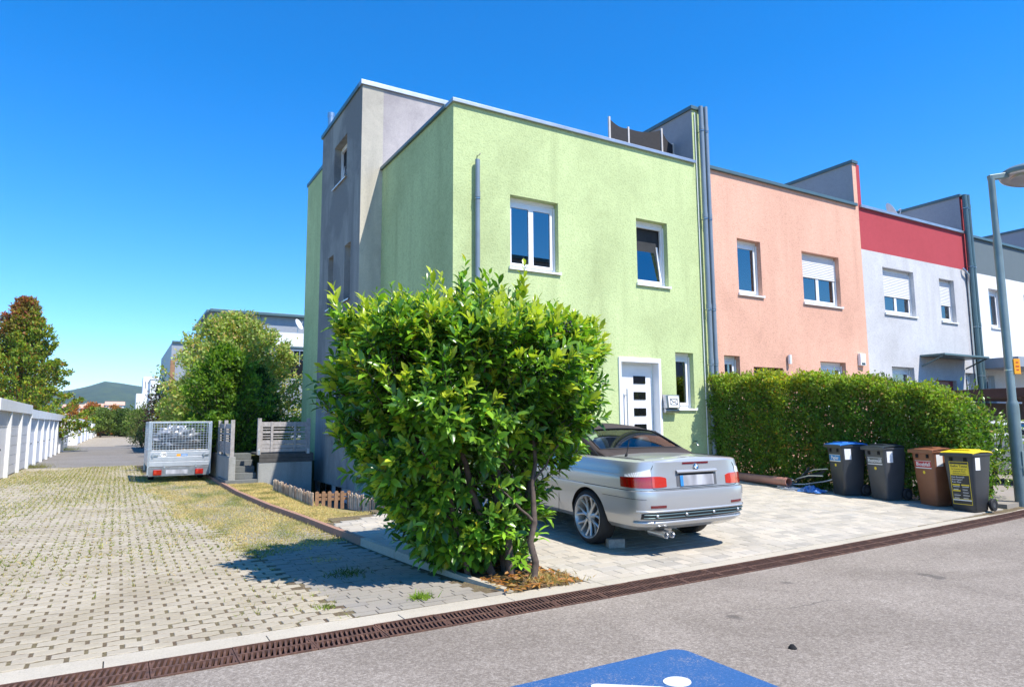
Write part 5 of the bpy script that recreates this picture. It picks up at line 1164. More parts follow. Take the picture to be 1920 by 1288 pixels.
# ================================================================ background buildings
ap = thing('apartment_block', 'grey apartment block with roof terrace rising behind the garden trees', 'apartment block', (9, 46, 0))
YA = 42
MB().quad((4.35, YA, 6.9), (16, YA, 6.9), (16, YA, 8.0), (4.35, YA, 8.0)).quad((4.35, YA, 6.9), (4.35, YA+9, 6.9), (4.35, YA+9, 8.0), (4.35, YA, 8.0)).quad((4.35, YA, 8), (16, YA, 8), (16, YA+9, 8), (4.35, YA+9, 8)).build('penthouse', 'panel_grey', ap)
for x in (7.05, 9.8): MB().box(x, x+.03, YA-.015, YA-.001, 6.9, 8.0).build('panel_joint', 'teal_metal', ap)
coping(ap, [(4.25, YA-.1), (16, YA-.1)], .5, .16, 8.0, 'teal_metal', 'roof_edge'); coping(ap, [(4.3, YA+.152), (4.3, YA+9)], .4, .158, 8.0, 'teal_metal', 'roof_edge')
MB().box(2.3, 16, YA-1.5, YA+9, .5, 5.95).build('wall', 'panel_grey', ap); MB().box(2.28, 2.50, YA-1.53, YA-1.3, .5, 5.0).build('timber_post', 'wood_brown', ap)
MB().box(7.2, 16, YA-1.6, YA-1.45, 6.05, 6.85).build('parapet', 'bright_stucco', ap)
MB().box(2.3, 16, YA-1.6, YA-1.501, 5.95, 6.04).build('slab_edge', 'teal_metal', ap)
for k in range(12): MB().box(8.0+.35*k, 8.03+.35*k, YA-1.56, YA-1.53, 4.9, 5.8).build('railing_bar', 'galv', ap)
MB().box(7.9, 16, YA-1.52, YA-1.505, 4.2, 5.85).build('balcony_glass', 'pane', ap); MB().box(7.8, 16, YA-1.58, YA-1.521, 5.8, 5.86).build('handrail', 'galv', ap)
dish('satellite_dish', 'white satellite dish on the terrace of the grey apartment block', (9.05, YA-1.0, 7.45), .34, radians(48), radians(25), 6.85)
fb = thing('far_white_building', 'white flat roofed building far behind the lane shrubs', 'building', (4.5, 98, 0)); MB().box(3.25, 9, 95, 104, -.5, 7.1).build('wall', 'far_white', fb); MB().box(3.2, 9.05, 94.95, 104.05, 7.1, 7.25).build('roof_edge', 'panel_grey', fb)
for k in range(3): MB().box(3.9+1.2*k, 4.6+1.2*k, 94.97, 94.999, 5.2, 6.4).build('window', 'pane_dark', fb)
fb = thing('far_stepped_building', 'small white stepped building at the end of the lane', 'building', (2.6, 108, 0)); MB().box(2.0, 5, 107, 112, 3.7, 5.9).build('lower_block', 'far_white', fb); MB().box(2.75, 5, 107.2, 112, 5.9, 8.3).build('upper_block', 'far_white', fb); MB().box(2.9, 5, 107.6, 112, -.5, 3.7).build('base', 'panel_grey', fb)
MB().box(3.0, 3.08, 107.18, 107.199, 6.6, 7.6).build('window', 'pane_dark', fb)
fb = thing('distant_houses', 'pale distant rooftops beyond the orange trees', 'houses', (-6, 150, 0))
for k, (x, w_, h_) in enumerate(((-9, 4, 4.8), (-5.5, 3.6, 5.0), (-2.2, 3.0, 5.4))): MB().box(x, x+w_, 150, 158, -.8, h_).build('house_block', 'bright_stucco', fb); MB().add([(x-.2, 149.8, h_), (x+w_+.2, 149.8, h_), (x+w_+.2, 154, h_+.8), (x-.2, 154, h_+.8)], [(0, 1, 2, 3)]).build('roof', 'salmon_stucco', fb)
# neighbours carport
cp = thing('carport', 'dark brown carport roof on posts behind the hedge', 'carport', (21.5, 9, 0)); MB().box(19.6, 25.8, 8.0, 10.6, 2.06, 2.30).build('roof', 'carport_brown', cp, bevel=.01)
for x, y in ((19.8, 8.2), (25.6, 8.2), (19.8, 10.4), (25.6, 10.4)): MB().box(x-.05, x+.05, y-.05, y+.05, 0, 2.06).build('post', 'carport_brown', cp)
MB().box(19.7, 25.7, 10.45, 10.5, .1, 2.0).build('back_panel', 'carport_brown', cp)

# tall block across the road: its dark outline stands in the reflections of the upper windows
ob = thing('opposite_block', 'tall dark apartment block across the road mirrored in the upper windows', 'apartment block', (15, -26, 0))
MB().box(18, 50, -32, -22, -.8, 14.4).build('wall', 'grey_stucco', ob); MB().box(17.8, 50.2, -32.2, -21.8, 14.4, 14.7).build('roof_edge', 'teal_metal', ob)
for k in range(7):
    for j in range(5): MB().box(20+4*k, 21.8+4*k, -21.99, -21.95, 1.2+2.7*j, 2.6+2.7*j).build('window', 'pane', ob)
# ================================================================ vegetation
LEAF8 = (np.array([(0, 0, 0), (.3, .40, .07), (.3, -.40, .07), (.68, .42, .05), (.68, -.42, .05), (.3, 0, 0), (.68, 0, -.015), (1, 0, -.10)]),
         [(0, 5, 1), (0, 2, 5), (5, 6, 3), (5, 3, 1), (5, 2, 4), (5, 4, 6), (6, 7, 3), (6, 4, 7)])
LEAF4 = (np.array([(0, 0, 0), (.5, .5, .10), (.5, -.5, .10), (1, 0, 0)]), [(0, 2, 3), (0, 3, 1)])
BLADE = (np.array([(0, .5, 0), (0, -.5, 0), (1, 0, .1)]), [(0, 1, 2)])
def unit(a): return a/np.maximum(1e-9, np.linalg.norm(a, axis=-1, keepdims=True))
def leaf_mesh(name, C, D, Nn, L, Wd, colr, tmpl, matn, smooth=False):
    T_, F_ = tmpl; C = np.asarray(C, float); D = unit(np.asarray(D, float)); Sd = unit(np.cross(D, Nn)); Nn = np.cross(Sd, D); n = len(C); k = len(T_)
    L = np.broadcast_to(L, n)[:, None, None]; Wd = np.broadcast_to(Wd, n)[:, None, None]
    V = C[:, None]+T_[None, :, 0:1]*L*D[:, None]+T_[None, :, 1:2]*Wd*Sd[:, None]+T_[None, :, 2:3]*L*Nn[:, None]
    Fa = np.array(F_); idx = (Fa[None]+(np.arange(n)*k)[:, None, None]).reshape(-1).astype(np.int32); nf = n*len(F_)
    me = bpy.data.meshes.new(name); me.vertices.add(n*k); me.vertices.foreach_set('co', V.reshape(-1).astype(np.float32))
    me.loops.add(nf*3); me.loops.foreach_set('vertex_index', idx); me.polygons.add(nf); me.polygons.foreach_set('loop_start', (np.arange(nf)*3).astype(np.int32))
    if smooth: me.polygons.foreach_set('use_smooth', np.ones(nf, bool))
    at = me.attributes.new('col', 'FLOAT_COLOR', 'POINT'); cc = np.ones((n, k, 4), np.float32); cc[..., :3] = np.asarray(colr)[:, None, :]; at.data.foreach_set('color', cc.reshape(-1))
    me.update(calc_edges=True); me.materials.append(M[matn]); return me
def rdir(n): return unit(rng.normal(size=(n, 3)))
def vary(c, n, v=.25, hv=.12):
    c = np.asarray(c, float); k = 1+v*rng.uniform(-1, 1, (n, 1)); return np.clip(c*k*(1+hv*rng.uniform(-1, 1, (n, 3))), 0, 1)
def limb(b, p0, p1, r0, r1, n=6, wob=.06, sag=0.0, sides=7):
    p0 = Vector(p0); p1 = Vector(p1); L = (p1-p0).length; P = []; R_ = []
    for i in range(n+1):
        f = i/n; q = p0.lerp(p1, f)+Vector((random.uniform(-1, 1), random.uniform(-1, 1), random.uniform(-1, 1)))*wob*L*(0 if i in (0,) else .5)*(1-f*.5); q.z += sag*L*sin(pi*f); P.append(q); R_.append(r0+(r1-r0)*f)
    b.tube(P, R_, sides); return P
# ---------------------------------------------------------------- cherry laurel in the planting bed
bush = thing('laurel_bush', 'large glossy green laurel bush at the corner of the driveway', 'bush', (3.35, 6.3, 0.01))
BZ = [.05, .3, .6, .9, 1.2, 1.6, 2.05, 2.45, 2.75, 2.95, 3.08]
BL = [2.95, 2.62, 2.36, 2.12, 1.92, 1.74, 1.62, 1.78, 2.12, 2.50, 2.95]
BR = [3.75, 3.85, 3.93, 4.08, 4.40, 4.72, 4.84, 4.72, 4.40, 4.0, 3.5]
def bshape(z): return np.interp(z, BZ, BL), np.interp(z, BZ, BR)
SC, SD, SL, SY = [], [], [], []
Cs, Ds, Ns, Ls, Ws, Co = [], [], [], [], [], []
twigs = MB(); young = (.54, .60, .06); midc = (.20, .37, .03); old = (.06, .15, .02)
nshoot = 2900
for k in range(nshoot):
    u = rng.random()
    z = float(np.interp(u, [0, .09, .22, .38, .63, .85, 1], [.10, .5, .9, 1.3, 1.8, 2.22, 2.45]))
    xl, xr = bshape(z); ph = rng.random()*2*pi; lump = 1+.10*sin(5*ph+4*z)+.08*sin(9*ph-6*z); rr = (1-abs(rng.normal())*.16)*lump*.88
    if rng.random() < .12: rr *= .7
    cx, rx = (xl+xr)/2, (xr-xl)/2; ry = rx*.78
    if k % 5 == 0:
        q_ = sqrt(rng.random()); cx, rx, ry, rr = 3.28, 1.35, 1.0, q_; z = 2.56-.36*q_**2.2+.07*rng.normal()
    p = np.array([cx+rx*rr*cos(ph), 6.42+ry*rr*sin(ph), z])
    # openings low on the camera side and lower left
    if z < 1.05 and p[0] > 3.3 and p[1] < 6.8 and rng.random() < .55: continue
    if .55 < z < 1.25 and p[1] < 6.5 and 2.7 < p[0] < 3.6 and rng.random() < .78: continue
    out = np.array([cos(ph), sin(ph)*1.1, 0])*min(1, rr*1.2); t_ = np.clip((z-1.0)/2.0, 0, 1)
    d = unit(out*(1.0-.55*t_)+np.array([0, 0, .25+.95*t_])+.28*rng.normal(size=3)*(1-.4*t_)); L_ = rng.uniform(.20, .36)*(1+.35*(t_ > .75)*rng.random()*2); nl = int(9+L_*16)
    if t_ > .58 and rng.random() < .14: L_ *= 1.7; nl += 5; d = unit(d+np.array([0, 0, .9])); p = p+np.array([0, 0, .02])
    topy = rng.random() < (.12+.70*t_**1.3)
    base = p-d*L_*.35
    if rng.random() < .5: twigs.tube([tuple(base), tuple(base+d*L_)], [.006, .003], 4, False)
    a0 = rng.random()*6.28; h1 = unit(np.cross(d, [.3, .2, .9])); h2 = np.cross(d, h1)
    for i in range(nl):
        f = (i+.5)/nl; ang = a0+i*2.4; sd_ = h1*cos(ang)+h2*sin(ang); op = 1.15-.55*f-(.25 if topy else 0); dd = unit(d*cos(op)+sd_*sin(op)+np.array([0, 0, -.10]))
        Cs.append(base+d*L_*(.15+.85*f)); Ds.append(dd); Ns.append(unit(np.cross(np.cross(dd, d), dd)+.3*rng.normal(size=3)+np.array([.1, -.25, .55])))
        s = rng.choice([.075, .10, .125, .145, .17])*rng.uniform(.88, 1.12)*(1-.35*max(0, f-.7)/.3); Ls.append(s); Ws.append(s*rng.uniform(.36, .45))
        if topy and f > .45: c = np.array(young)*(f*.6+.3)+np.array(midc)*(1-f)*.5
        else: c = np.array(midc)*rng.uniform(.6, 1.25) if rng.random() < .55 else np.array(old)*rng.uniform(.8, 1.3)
        if rng.random() < .012: c = np.array((.42, .36, .03))
        Co.append(c*rng.uniform(.85, 1.15))
# inner and lower leaves
for k in range(3200):
    z = rng.uniform(.15, 2.7); xl, xr = bshape(z); ph = rng.random()*6.28; rr = sqrt(rng.random())*.75
    if z < 1.1 and rng.random() < .6: continue
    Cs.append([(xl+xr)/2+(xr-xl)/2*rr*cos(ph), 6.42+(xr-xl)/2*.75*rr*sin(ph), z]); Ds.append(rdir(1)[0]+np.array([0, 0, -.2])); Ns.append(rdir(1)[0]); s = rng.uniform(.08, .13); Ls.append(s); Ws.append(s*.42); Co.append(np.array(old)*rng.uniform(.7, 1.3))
# a low sprout near the kerb corner
for (sx, sy, sz, nn) in ((3.33, 5.58, .16, 16), (3.62, 5.75, .35, 14), (3.88, 6.0, .52, 20), (3.7, 5.9, .62, 16), (3.25, 5.75, .40, 12), (3.02, 5.95, .30, 14), (2.8, 6.3, .35, 14)):
    for i in range(nn):
        a = i*2.4; dd = unit(np.array([cos(a), sin(a), rng.uniform(-.5, .8)])); Cs.append([sx+.02*cos(a), sy+.02*sin(a), sz+.09*(i/nn)]); Ds.append(dd); Ns.append([0, 0, 1]); s = rng.uniform(.09, .14); Ls.append(s); Ws.append(s*.44); Co.append(np.array(midc)*rng.uniform(.7, 1.7))
Cs, Ds, Ns, Ls, Ws, Co = map(np.array, (Cs, Ds, Ns, Ls, Ws, Co))
dist = np.linalg.norm(Cs-np.array([0, 0, 1.5]), axis=1); order = np.argsort(dist)
near, rest = order[:300], order[300:]
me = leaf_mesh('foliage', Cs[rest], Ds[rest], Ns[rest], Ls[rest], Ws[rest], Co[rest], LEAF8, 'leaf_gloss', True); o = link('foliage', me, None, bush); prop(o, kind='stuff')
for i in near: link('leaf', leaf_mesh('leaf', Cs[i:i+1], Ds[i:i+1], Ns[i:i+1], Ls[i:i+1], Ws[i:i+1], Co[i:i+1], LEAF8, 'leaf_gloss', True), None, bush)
o = twigs.build('twigs', 'bark', bush); prop(o, kind='stuff')
for (x0, y0, x1, y1, z1, r0) in ((3.52, 5.66, 3.60, 5.75, 1.5, .038), (3.42, 5.90, 3.15, 5.85, 1.7, .045), (3.60, 6.05, 3.95, 6.1, 1.7, .04), (3.30, 6.05, 2.75, 5.95, 1.75, .042), (3.2, 6.3, 2.35, 6.2, 1.8, .04), (3.35, 6.4, 3.0, 6.7, 2.0, .042), (3.55, 6.45, 4.2, 6.5, 1.8, .038), (3.1, 6.6, 2.5, 6.9, 1.9, .035), (3.5, 6.8, 3.7, 7.2, 1.9, .036), (3.45, 6.1, 3.3, 6.2, 2.4, .03), (3.05, 6.1, 2.55, 5.9, 1.5, .03)):
    b = MB(); P = limb(b, (x0, y0, -.02), (x1, y1, z1), r0, r0*.4, 8, .05, 0, 9)
    for q in (3, 5, 6): limb(b, P[q], P[q]+Vector((random.uniform(-.45, .45), random.uniform(-.35, .35), random.uniform(.3, .6))), r0*.4, .006, 5, .08, 0, 6)
    b.build('stem', 'bark', bush, smooth=60)
b = MB()
for (cx, cy, cz) in ((4.35, 6.0, 2.42), (4.5, 6.1, 2.15), (4.55, 5.95, 1.95), (4.1, 5.75, 2.3), (3.75, 5.45, 2.45), (4.6, 6.2, 2.3)):
    for q in range(12):
        r = .011; b.lathe([(0, r), (r*.8, r*.6), (r, 0), (r*.8, -r*.6), (0, -r)], 6, (cx+random.uniform(-.04, .04), cy+random.uniform(-.05, .05)-.1, cz+random.uniform(-.08, .03)))
o = b.build('berries', 'berry', bush, smooth=60); prop(o, kind='stuff')
# dead leaves in the bed
nd = 260; C = np.c_[rng.uniform(3.05, 3.9, nd), rng.uniform(5.35, 7.2, nd), np.full(nd, .022)+rng.random(nd)*.02]; C[:150, 1] = rng.uniform(5.36, 5.9, 150)
D = unit(np.c_[rng.normal(size=(nd, 2)), .15*rng.normal(size=nd)]); me = leaf_mesh('leaf_litter', C, D, np.tile([0, 0, 1.], (nd, 1))+.4*rng.normal(size=(nd, 3)), rng.uniform(.05, .10, nd), rng.uniform(.02, .035, nd), vary((.42, .20, .06), nd, .45, .2), LEAF8, 'leaf'); o = link('leaf_litter', me, None); o.parent = bed; prop(o, kind='stuff')
# ---------------------------------------------------------------- hedge
hedge = thing('hedge', 'clipped green hedge between the driveway and the neighbouring yard', 'hedge', (12.5, 8.8, 0.1))
def hcen(s): return 12.16+.62*s**1.2, 11.15-4.85*s      # s 0 house .. 1 street
def htop(s): return float(np.interp(s, [0, .25, .6, .8, .92, 1], [2.46, 2.42, 2.30, 2.12, 1.98, 1.75]))
nh = 84000; s = rng.random(nh); A = rng.random(nh); cxh, cyh = hcen(s); zt = np.interp(s, [0, .25, .6, .8, .92, 1], [2.40, 2.38, 2.26, 2.08, 1.95, 1.75])+.06*np.sin(s*29)+.05*np.sin(s*71+1)+.04*np.sin(s*137); lum = .10*np.sin(9*s*4.85)+.08*np.sin(23*s+2)
kind = rng.random(nh); z = np.where(kind < .46, .12+(zt-.12)*rng.random(nh)**.85, np.where(kind < .64, zt+.06*rng.normal(size=nh), .15+(zt-.15)*rng.random(nh)))
w = .46*np.clip(.62+.5*(z/zt), .5, 1.0)
off = np.where(kind < .46, -w+np.abs(rng.normal(size=nh))*.10+lum*.6+.05*np.sin(z*9+s*31), np.where(kind < .64, rng.uniform(-1, 1, nh)*w, rng.uniform(-1, 1, nh)*w))
C = np.c_[cxh+off, cyh+.03*rng.normal(size=nh), z]
endm = rng.random(nh) < .05; C[endm, 1] = hcen(1)[1]-.25*rng.random(endm.sum()); C[endm, 0] = hcen(1)[0]+rng.uniform(-.45, .5, endm.sum()); C[endm, 2] = np.minimum(C[endm, 2], .1+1.65*rng.random(endm.sum())**.7)
keep = ~((C[:, 2] < .55) & (rng.random(nh) < .25)); C = C[keep]; nh = len(C); kk = kind[keep]; zt = zt[keep]
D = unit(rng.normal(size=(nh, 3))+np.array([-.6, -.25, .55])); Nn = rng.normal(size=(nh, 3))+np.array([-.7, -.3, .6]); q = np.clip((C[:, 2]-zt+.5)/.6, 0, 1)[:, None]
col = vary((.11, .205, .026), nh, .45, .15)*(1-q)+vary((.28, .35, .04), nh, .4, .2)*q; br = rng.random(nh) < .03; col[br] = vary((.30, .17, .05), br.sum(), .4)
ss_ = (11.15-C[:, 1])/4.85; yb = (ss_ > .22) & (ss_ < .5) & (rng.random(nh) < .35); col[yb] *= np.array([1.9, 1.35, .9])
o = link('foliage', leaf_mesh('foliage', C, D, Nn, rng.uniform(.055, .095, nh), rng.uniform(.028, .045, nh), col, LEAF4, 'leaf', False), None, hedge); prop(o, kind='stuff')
b = MB()
for k in range(46):
    sx = random.random(); x, y = hcen(sx); limb(b, (x+random.uniform(-.2, .2), y, 0), (x+random.uniform(-.35, .35), y+random.uniform(-.2, .2), htop(sx)*.92), .016, .004, 6, .05, 0, 5)
o = b.build('stems', 'bark', hedge); prop(o, kind='stuff')
# upright new shoots on the hedge top
Cs, Ds, Ns, Ls, Ws, Co = [], [], [], [], [], []; b = MB()
for k in range(60):
    sx = random.random(); x, y = hcen(sx); zz = htop(sx); hgt = random.uniform(.08, .26); px_, py_ = x+random.uniform(-.4, .1), y; b.tube([(px_, py_, zz-.1), (px_+.02, py_, zz+hgt)], .003, 4)
    for i in range(int(8+hgt*25)):
        f = i/(8+hgt*25); a = i*2.4; Cs.append([px_+.02*f, py_, zz-.05+(hgt+.05)*f]); Ds.append([cos(a), sin(a), .9]); Ns.append([-cos(a), -sin(a), 1]); Ls.append(.06); Ws.append(.024); Co.append(np.array((.17, .22, .03))*rng.uniform(.7, 1.2))
o = link('new_shoots', leaf_mesh('new_shoots', np.array(Cs), np.array(Ds), np.array(Ns), np.array(Ls), np.array(Ws), np.array(Co), LEAF4, 'leaf'), None, hedge); prop(o, kind='stuff')
o = b.build('shoot_stems', 'bark', hedge); prop(o, kind='stuff')
# leafy shrub at the street end of the hedge
def shrub(name, label, c, r, h, n, leaf, cols, stems=5, tm=LEAF8, cat='shrub', z0=0.0, mat_='leaf'):
    t = thing(name, label, cat, (c[0], c[1], z0)); Dn = rdir(n); rad = rng.random(n)**.4*(1+.25*np.sin(5*np.arctan2(Dn[:, 1], Dn[:, 0])+Dn[:, 2]*4)*.6); C = np.c_[c[0]+Dn[:, 0]*r*rad, c[1]+Dn[:, 1]*r*rad, z0+h*.55+Dn[:, 2]*h*.48*rad]
    D = unit(Dn*.7+rng.normal(size=(n, 3))*.5+np.array([0, 0, .4])); idx = rng.integers(0, len(cols), n); col = np.array(cols)[idx]*rng.uniform(.6, 1.3, (n, 1))
    o = link('foliage', leaf_mesh('foliage', C, D, Dn+np.array([0, 0, .8])+.4*rng.normal(size=(n, 3)), rng.uniform(.7, 1.2, n)*leaf, rng.uniform(.32, .45, n)*leaf, col, tm, mat_), None, t); prop(o, kind='stuff')
    b = MB()
    for k in range(stems): limb(b, (c[0]+random.uniform(-.1, .1), c[1]+random.uniform(-.1, .1), z0-.02), (c[0]+random.uniform(-.6, .6)*r, c[1]+random.uniform(-.6, .6)*r, z0+h*random.uniform(.6, .9)), .02*h/1.5, .005, 6, .06, 0, 6)
    b.build('stems', 'bark', t); return t
shrub('leafy_shrub', 'upright leafy shrub at the street end of the hedge', (13.30, 6.40), .42, 2.0, 1000, .11, [(.16, .27, .03), (.30, .37, .05), (.09, .18, .02)], z0=.05, mat_='leaf_gloss')
shrub('leafy_shrub', 'loose leafy shrub behind the street lamp post', (13.95, 6.5), .65, 1.6, 1700, .09, [(.16, .27, .03), (.26, .33, .05), (.09, .18, .02)], z0=.05, mat_='leaf_gloss')
# ---------------------------------------------------------------- trees
def tree(name, label, base, h, r, crown0, nl, per, leaf, colf, trunk_r=.12, up=.5, cl=.45, cat='tree', group=None, tm=LEAF4, profile=None, seed=1, droop=0.0, core=0):
    """limbs fan from the trunk to points in the crown; elongated leaf clumps sit along the outer half of each limb"""
    random.seed(seed); rg = np.random.default_rng(seed); t = thing(name, label, cat, base, group); bx, by, bz = base; b = MB(); tp = limb(b, (bx, by, bz-.1), (bx, by, bz+h*.93), trunk_r, trunk_r*.15, 10, .025, 0, 9)
    C, D, CC = [], [], []
    prof_ = profile or (lambda f: sin(pi*min(1, .12+.88*f))**.55)
    for k in range(nl):
        f = rg.random()**.85; zt_ = bz+crown0+(h-crown0)*f; a = k*2.399+rg.normal()*.3; rad = r*prof_(f)*rg.uniform(.72, 1.08)*(1+.12*sin(3*a+f*5)); end = Vector((bx+rad*cos(a), by+rad*sin(a), zt_)); zs = max(bz+crown0*.7, zt_-rad*up-(.1*h)); i_ = min(10, max(0, int((zs-bz)/(h*.93)*10))); st_ = tp[i_]
        P = limb(b, st_, end, trunk_r*.30*(1-f*.6), .008, 6, .05, .05-droop*.2, 5); dv = np.array((P[-1]-P[-3]).normalized()); tg = np.array(end)
        for q in range(per):
            g_ = rg.random()**.6; pt = np.array(P[0].lerp(end, .35+.65*g_)) if False else np.array(P[min(6, 2+int(g_*4.99))])+(np.array(P[min(6, 3+int(g_*4.99))])-np.array(P[min(6, 2+int(g_*4.99))]))*rg.random()
            pt = pt+rg.normal(size=3)*cl*(.35+.5*(1-g_))*np.array([.8, .8, .55])+np.array([0, 0, -droop*rg.random()]); C.append(pt); D.append(dv*.6+rg.normal(size=3)*.7+np.array([0, 0, .25-droop*1.2])); CC.append(colf(pt, f, a, rg))
    for q in range(core):
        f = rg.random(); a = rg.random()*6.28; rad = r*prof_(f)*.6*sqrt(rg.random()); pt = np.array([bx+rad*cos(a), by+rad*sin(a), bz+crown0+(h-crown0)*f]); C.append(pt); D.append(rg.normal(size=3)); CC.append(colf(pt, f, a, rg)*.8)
    n = len(C); C = np.array(C); o = link('crown', leaf_mesh('crown', C, np.array(D), rg.normal(size=(n, 3))+np.array([0, 0, 1.2]), rg.uniform(.7, 1.3, n)*leaf, rg.uniform(.4, .65, n)*leaf, np.array(CC), tm, 'leaf'), None, t); prop(o, kind='stuff')
    b.build('trunk', 'bark', t, smooth=60); return t
def maple(p, f, a, rg):
    red = np.array((.34, .085, .065)); gr = np.array((.19, .28, .035)); yl = np.array((.46, .40, .045)); k = np.clip((p[2]-6.2)/2.0+(-5.6-p[0])*.5+rg.normal()*.35, 0, 1); c = red*k+gr*(1-k)
    if rg.random() < .28: c = c*.35+yl*.65*(1-.5*k)
    if rg.random() < .1: c = np.array((.28, .12, .02))
    return c*rg.uniform(.6, 1.35)
tree('maple_tree', 'maple with red and green autumn leaves behind the garages', (-4.9, 47, -.5), 9.3, 3.6, 1.2, 250, 140, .18, maple, .17, 1.1, .26, seed=3, profile=lambda f: (1-f)**.85*.97+.06, core=1500)
def apple(p, f, a, rg):
    c = np.array((.27, .36, .075)) if rg.random() < .5 else np.array((.40, .46, .15))
    if rg.random() < .22: c = np.array((.48, .36, .14))
    return c*rg.uniform(.6, 1.35)
tree('fruit_tree', 'pale green fruit tree with drooping branches in the garden', (3.5, 25.6, .7), 4.75, 2.45, .0, 280, 130, .13, apple, .11, .55, .32, seed=8, droop=.25, core=5200, profile=lambda f: (sin(pi*(.18+.80*f)))**.6)
def darkt(p, f, a, rg):
    c = np.array((.10, .20, .02)); c = np.array((.22, .34, .03)) if rg.random() < .35 else c
    return c*rg.uniform(.55, 1.3)
tree('evergreen_shrub', 'dense dark green laurel tree behind the garden stairs', (2.72, 21.6, .7), 3.1, 1.12, .1, 140, 90, .12, darkt, .08, .7, .22, seed=9, core=4500, tm=LEAF4)
tree('evergreen_shrub', 'deep shaded green shrub at the right of the garden stairs', (3.7, 23.0, .7), 2.6, .85, .0, 60, 80, .12, lambda p, f, a, rg: np.array((.035, .075, .012))*rg.uniform(.6, 1.3), .07, .7, .25, seed=10, core=2500)
shrub('purple_shrub', 'dark purple leaved shrub beside the lane', (1.9, 42), .8, 3.6, 1500, .16, [(.055, .018, .03), (.08, .03, .04), (.05, .05, .03)], tm=LEAF4)
shrub('yellow_shrub', 'yellow green shrub next to the purple shrub', (2.15, 36.5), .75, 2.9, 1500, .14, [(.28, .27, .03), (.16, .20, .025), (.32, .24, .03)], tm=LEAF4)
shrub('lane_shrub', 'tall pale green shrub behind the trailer roof', (2.7, 45), 1.35, 4.6, 2600, .18, [(.19, .29, .05), (.26, .34, .08), (.13, .2, .03)], tm=LEAF4)
shrub('lane_shrub', 'mixed green shrub on the right side of the lane', (1.6, 58), 1.3, 3.0, 2000, .20, [(.16, .22, .05), (.22, .23, .08), (.11, .16, .03)], tm=LEAF4)
shrub('lane_shrub', 'low bushy shrub where the lane meets the garden wall', (1.5, 52), .9, 1.5, 900, .16, [(.10, .13, .03), (.16, .15, .05)], tm=LEAF4)
gc = lambda c: (lambda p, f, a, rg: np.array(c)*rg.uniform(.55, 1.4))
for k, (x, y, h, r, c, lab) in enumerate(((-5.6, 112, 4.9, 1.7, (.40, .18, .04), 'orange autumn tree behind the far garages, leftmost of three'), (-3.2, 113, 5.2, 1.7, (.42, .16, .05), 'orange red autumn tree behind the far garages, middle of three'), (-.6, 116, 4.9, 1.7, (.42, .2, .06), 'orange brown autumn tree behind the far garages, rightmost of three'))):
    tree('autumn_tree', lab, (x, y, -.5), h, r, .9, 60, 40, .3, gc(c), .12, .8, .45, group='autumn trees at the lane end', seed=20+k, core=700)
for k, (x, y, h, r, c, lab) in enumerate(((-1.9, 104, 4.2, 1.3, (.17, .23, .05), 'slim green tree at the end of the far garages'), (.5, 108, 4.2, 1.9, (.10, .16, .03), 'dark green tree closing off the end of the lane'), (2.4, 100, 4.0, 1.5, (.17, .26, .04), 'bright green tree at the right end of the lane'))):
    tree('lane_tree', lab, (x, y, -.5), h, r, .8 if k else 1.4, 70, 50, .3, gc(c), .13, .8, .5, group='green trees at the lane end', seed=30+k, core=1600)
b = MB().box(-8, 12, 118, 119, -.8, 1.2); o = b.build('end_hedge', 'ground_far', None); prop(o, 'dark hedge line across the far end of the lane', 'hedge')
# ---------------------------------------------------------------- grass and weeds
def blades(name, C, h, wd, col, parent=None, lean=.5):
    n = len(C); D = unit(np.c_[rng.normal(size=(n, 2))*lean, np.ones(n)]); me = leaf_mesh(name, C, D, rng.normal(size=(n, 3)), h, wd, col, BLADE, 'grass_blade'); o = link(name, me, None)
    if parent is not None: o.parent = parent
    return prop(o, kind='stuff')
# straw-dry grass over the border strip and on the lawn
from mathutils import noise as mn
def dens(x, y, sc, th): return mn.noise(Vector((x*sc, y*sc, 3.1))) > th
P = []
while len(P) < 48000:
    y = 7.0+16*rng.random()**1.25; x = rng.uniform(stripx(y)-.25, kx(y)-.01)
    m_ = mn.noise(Vector((x*1.4, y*1.0, 1.7)))+(.45 if y > 8.8 else (-.05 if y > 7.6 else -.35))+.3*(y > 10)
    m_ -= max(0, stripx(y)+.12-x)*2.2
    if m_ > rng.uniform(-.1, .8): P.append((x, y, -.006))
P = np.array(P); g_ = np.array([mn.noise(Vector((p[0]*2.2, p[1]*.9, 9.))) for p in P]); gm = np.clip(g_*1.5+.10+.35*(P[:, 1] < 9.2), 0, 1)[:, None]
col = vary((.56, .44, .20), len(P), .3)*(1-gm)+vary((.24, .26, .07), len(P), .3)*gm; blades('strip_grass', P, rng.uniform(.025, .06, len(P)), .008, col, alley, 1.1)
P = []
while len(P) < 30000:
    y = rng.uniform(9.65, 17.9); x = rng.uniform(kx(y)+.08, 3.25 if y > 11.1 else 3.9)
    if y < lawn_y(x)+.05 or (y < 12.2 and y > 10.4 and x > 3.86-.33*(y-10.43)): continue
    P.append((x, y, .053))
P = np.array(P); gm = np.clip(np.array([mn.noise(Vector((p[0]*1.6, p[1]*1.6, 5.))) for p in P])*1.4+.12, 0, 1)[:, None]; col = vary((.60, .47, .22), len(P), .3)*(1-gm)+vary((.23, .22, .07), len(P), .3)*gm; blades('lawn_grass', P, rng.uniform(.02, .055, len(P)), .008, col, lawn, 1.2)
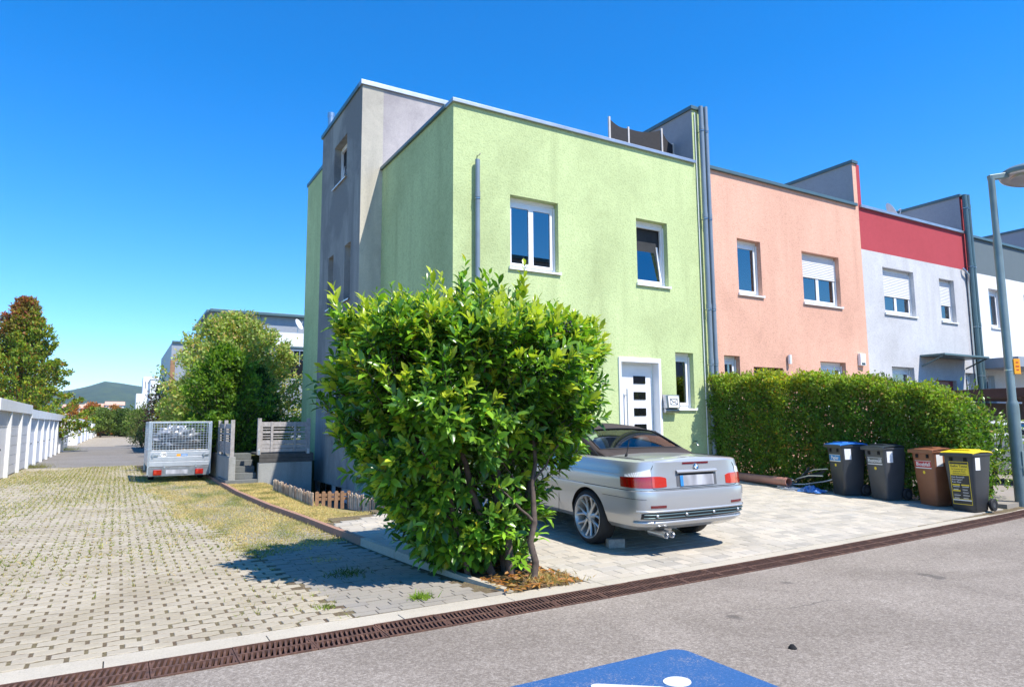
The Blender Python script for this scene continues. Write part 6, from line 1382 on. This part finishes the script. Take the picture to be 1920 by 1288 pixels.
# weeds in the paver joints, thicker away from the street
P = []
for s_ in stones:
    x, y = s_[0], s_[1]; m_ = mn.noise(Vector((x*.55+3, y*.35, .5)))+.25*mn.noise(Vector((x*2.1, y*2.1, 7.))); pr_ = np.clip((y-6.2)/9, 0, 1)*.75+.08
    if y > 25: pr_ *= .9
    if m_*1.3+1.0*pr_ > rng.uniform(-.25, .8):
        for q in range(int(6+10*rng.random()+48*pr_*max(.12, m_+.45))):
            P.append((x+PITX/2*(1 if rng.random() < .7 else rng.uniform(-1, 1))+rng.normal()*.010, y+rng.normal()*.026 if rng.random() < .6 else y+PITY/2+rng.normal()*.012, -.02))
P = np.array(P); col = vary((.22, .25, .05), len(P), .35); dry = rng.random(len(P)) < .45; col[dry] = vary((.46, .37, .14), dry.sum(), .3); blades('joint_weeds', P, rng.uniform(.035, .08, len(P)), np.where(P[:, 1] > 9, .018, .011), col, alley, 1.6)
def tuft(label, x, y, z, n, h, c, r=.06):
    P = np.c_[x+rng.normal(size=n)*r, y+rng.normal(size=n)*r, np.full(n, z)]; o = blades('weed_tuft', P, rng.uniform(.5, 1.1, n)*h, .009, vary(c, n, .3), alley, .8)
tuft('bright green weed tuft in the paving at the bush shadow edge', 2.35, 5.62, 0, 160, .08, (.20, .30, .03), .045)
tuft('small weed tuft left of the bright green tuft', 1.55, 5.75, 0, 80, .05, (.20, .25, .05), .04)
tuft('weed tuft in the shaded paving beside the laurel bush', 2.1, 6.9, 0, 200, .06, (.09, .13, .03), .10)
tuft('weed tuft growing beside the first garage piers', -2.5, 30.2, 0, 300, .25, (.20, .19, .05), .25)
tuft('weeds at the foot of the mesh gate', -2.75, 50.5, 0, 300, .45, (.20, .22, .05), .45)
tuft('dry grass tuft in the planting bed corner', 3.66, 5.55, .015, 260, .10, (.40, .30, .12), .12)
# ---------------------------------------------------------------- hills
b = MB(); nx, ny = 90, 26; P = []
for j in range(ny+1):
    row = []
    for i in range(nx+1):
        X = -1500+4500*i/nx; Yh = 2000+1600*j/ny; f = j/ny; ridge = np.interp(X, [-1500, -700, -300, -137, -47, 20, 66, 100, 160, 300, 1200, 3000], [60, 85, 112, 142, 176, 166, 155, 152, 155, 145, 120, 90])
        zz = -1+ridge*(sin(min(1, f*1.35)*pi/2))+9*mn.noise(Vector((X*.006, Yh*.006, 0)))*f+5*mn.noise(Vector((X*.02, Yh*.02, 4)))*f+2.5*mn.noise(Vector((X*.08, Yh*.08, 4)))*f
        row.append((X, Yh, zz))
    P.append(row)
hl = b.grid(P).build('hills', 'hill_wood', None, smooth=180); prop(hl, kind='structure')

# ---------------------------------------------------------------- summer haze
m = bpy.data.materials.new('haze'); m.use_nodes = True; M['haze'] = m; n = m.node_tree.nodes; n.remove(n['Principled BSDF'])
pv = n.new('ShaderNodeVolumePrincipled'); pv.inputs['Density'].default_value = 0.00012; pv.inputs['Color'].default_value = (0.72, 0.86, 1.0, 1); pv.inputs['Anisotropy'].default_value = 0.1
m.node_tree.links.new(pv.outputs[0], n['Material Output'].inputs['Volume'])
hz = MB().box(-1700, 3200, -60, 3800, -1.8, 215).build('haze', 'haze'); prop(hz, kind='stuff')
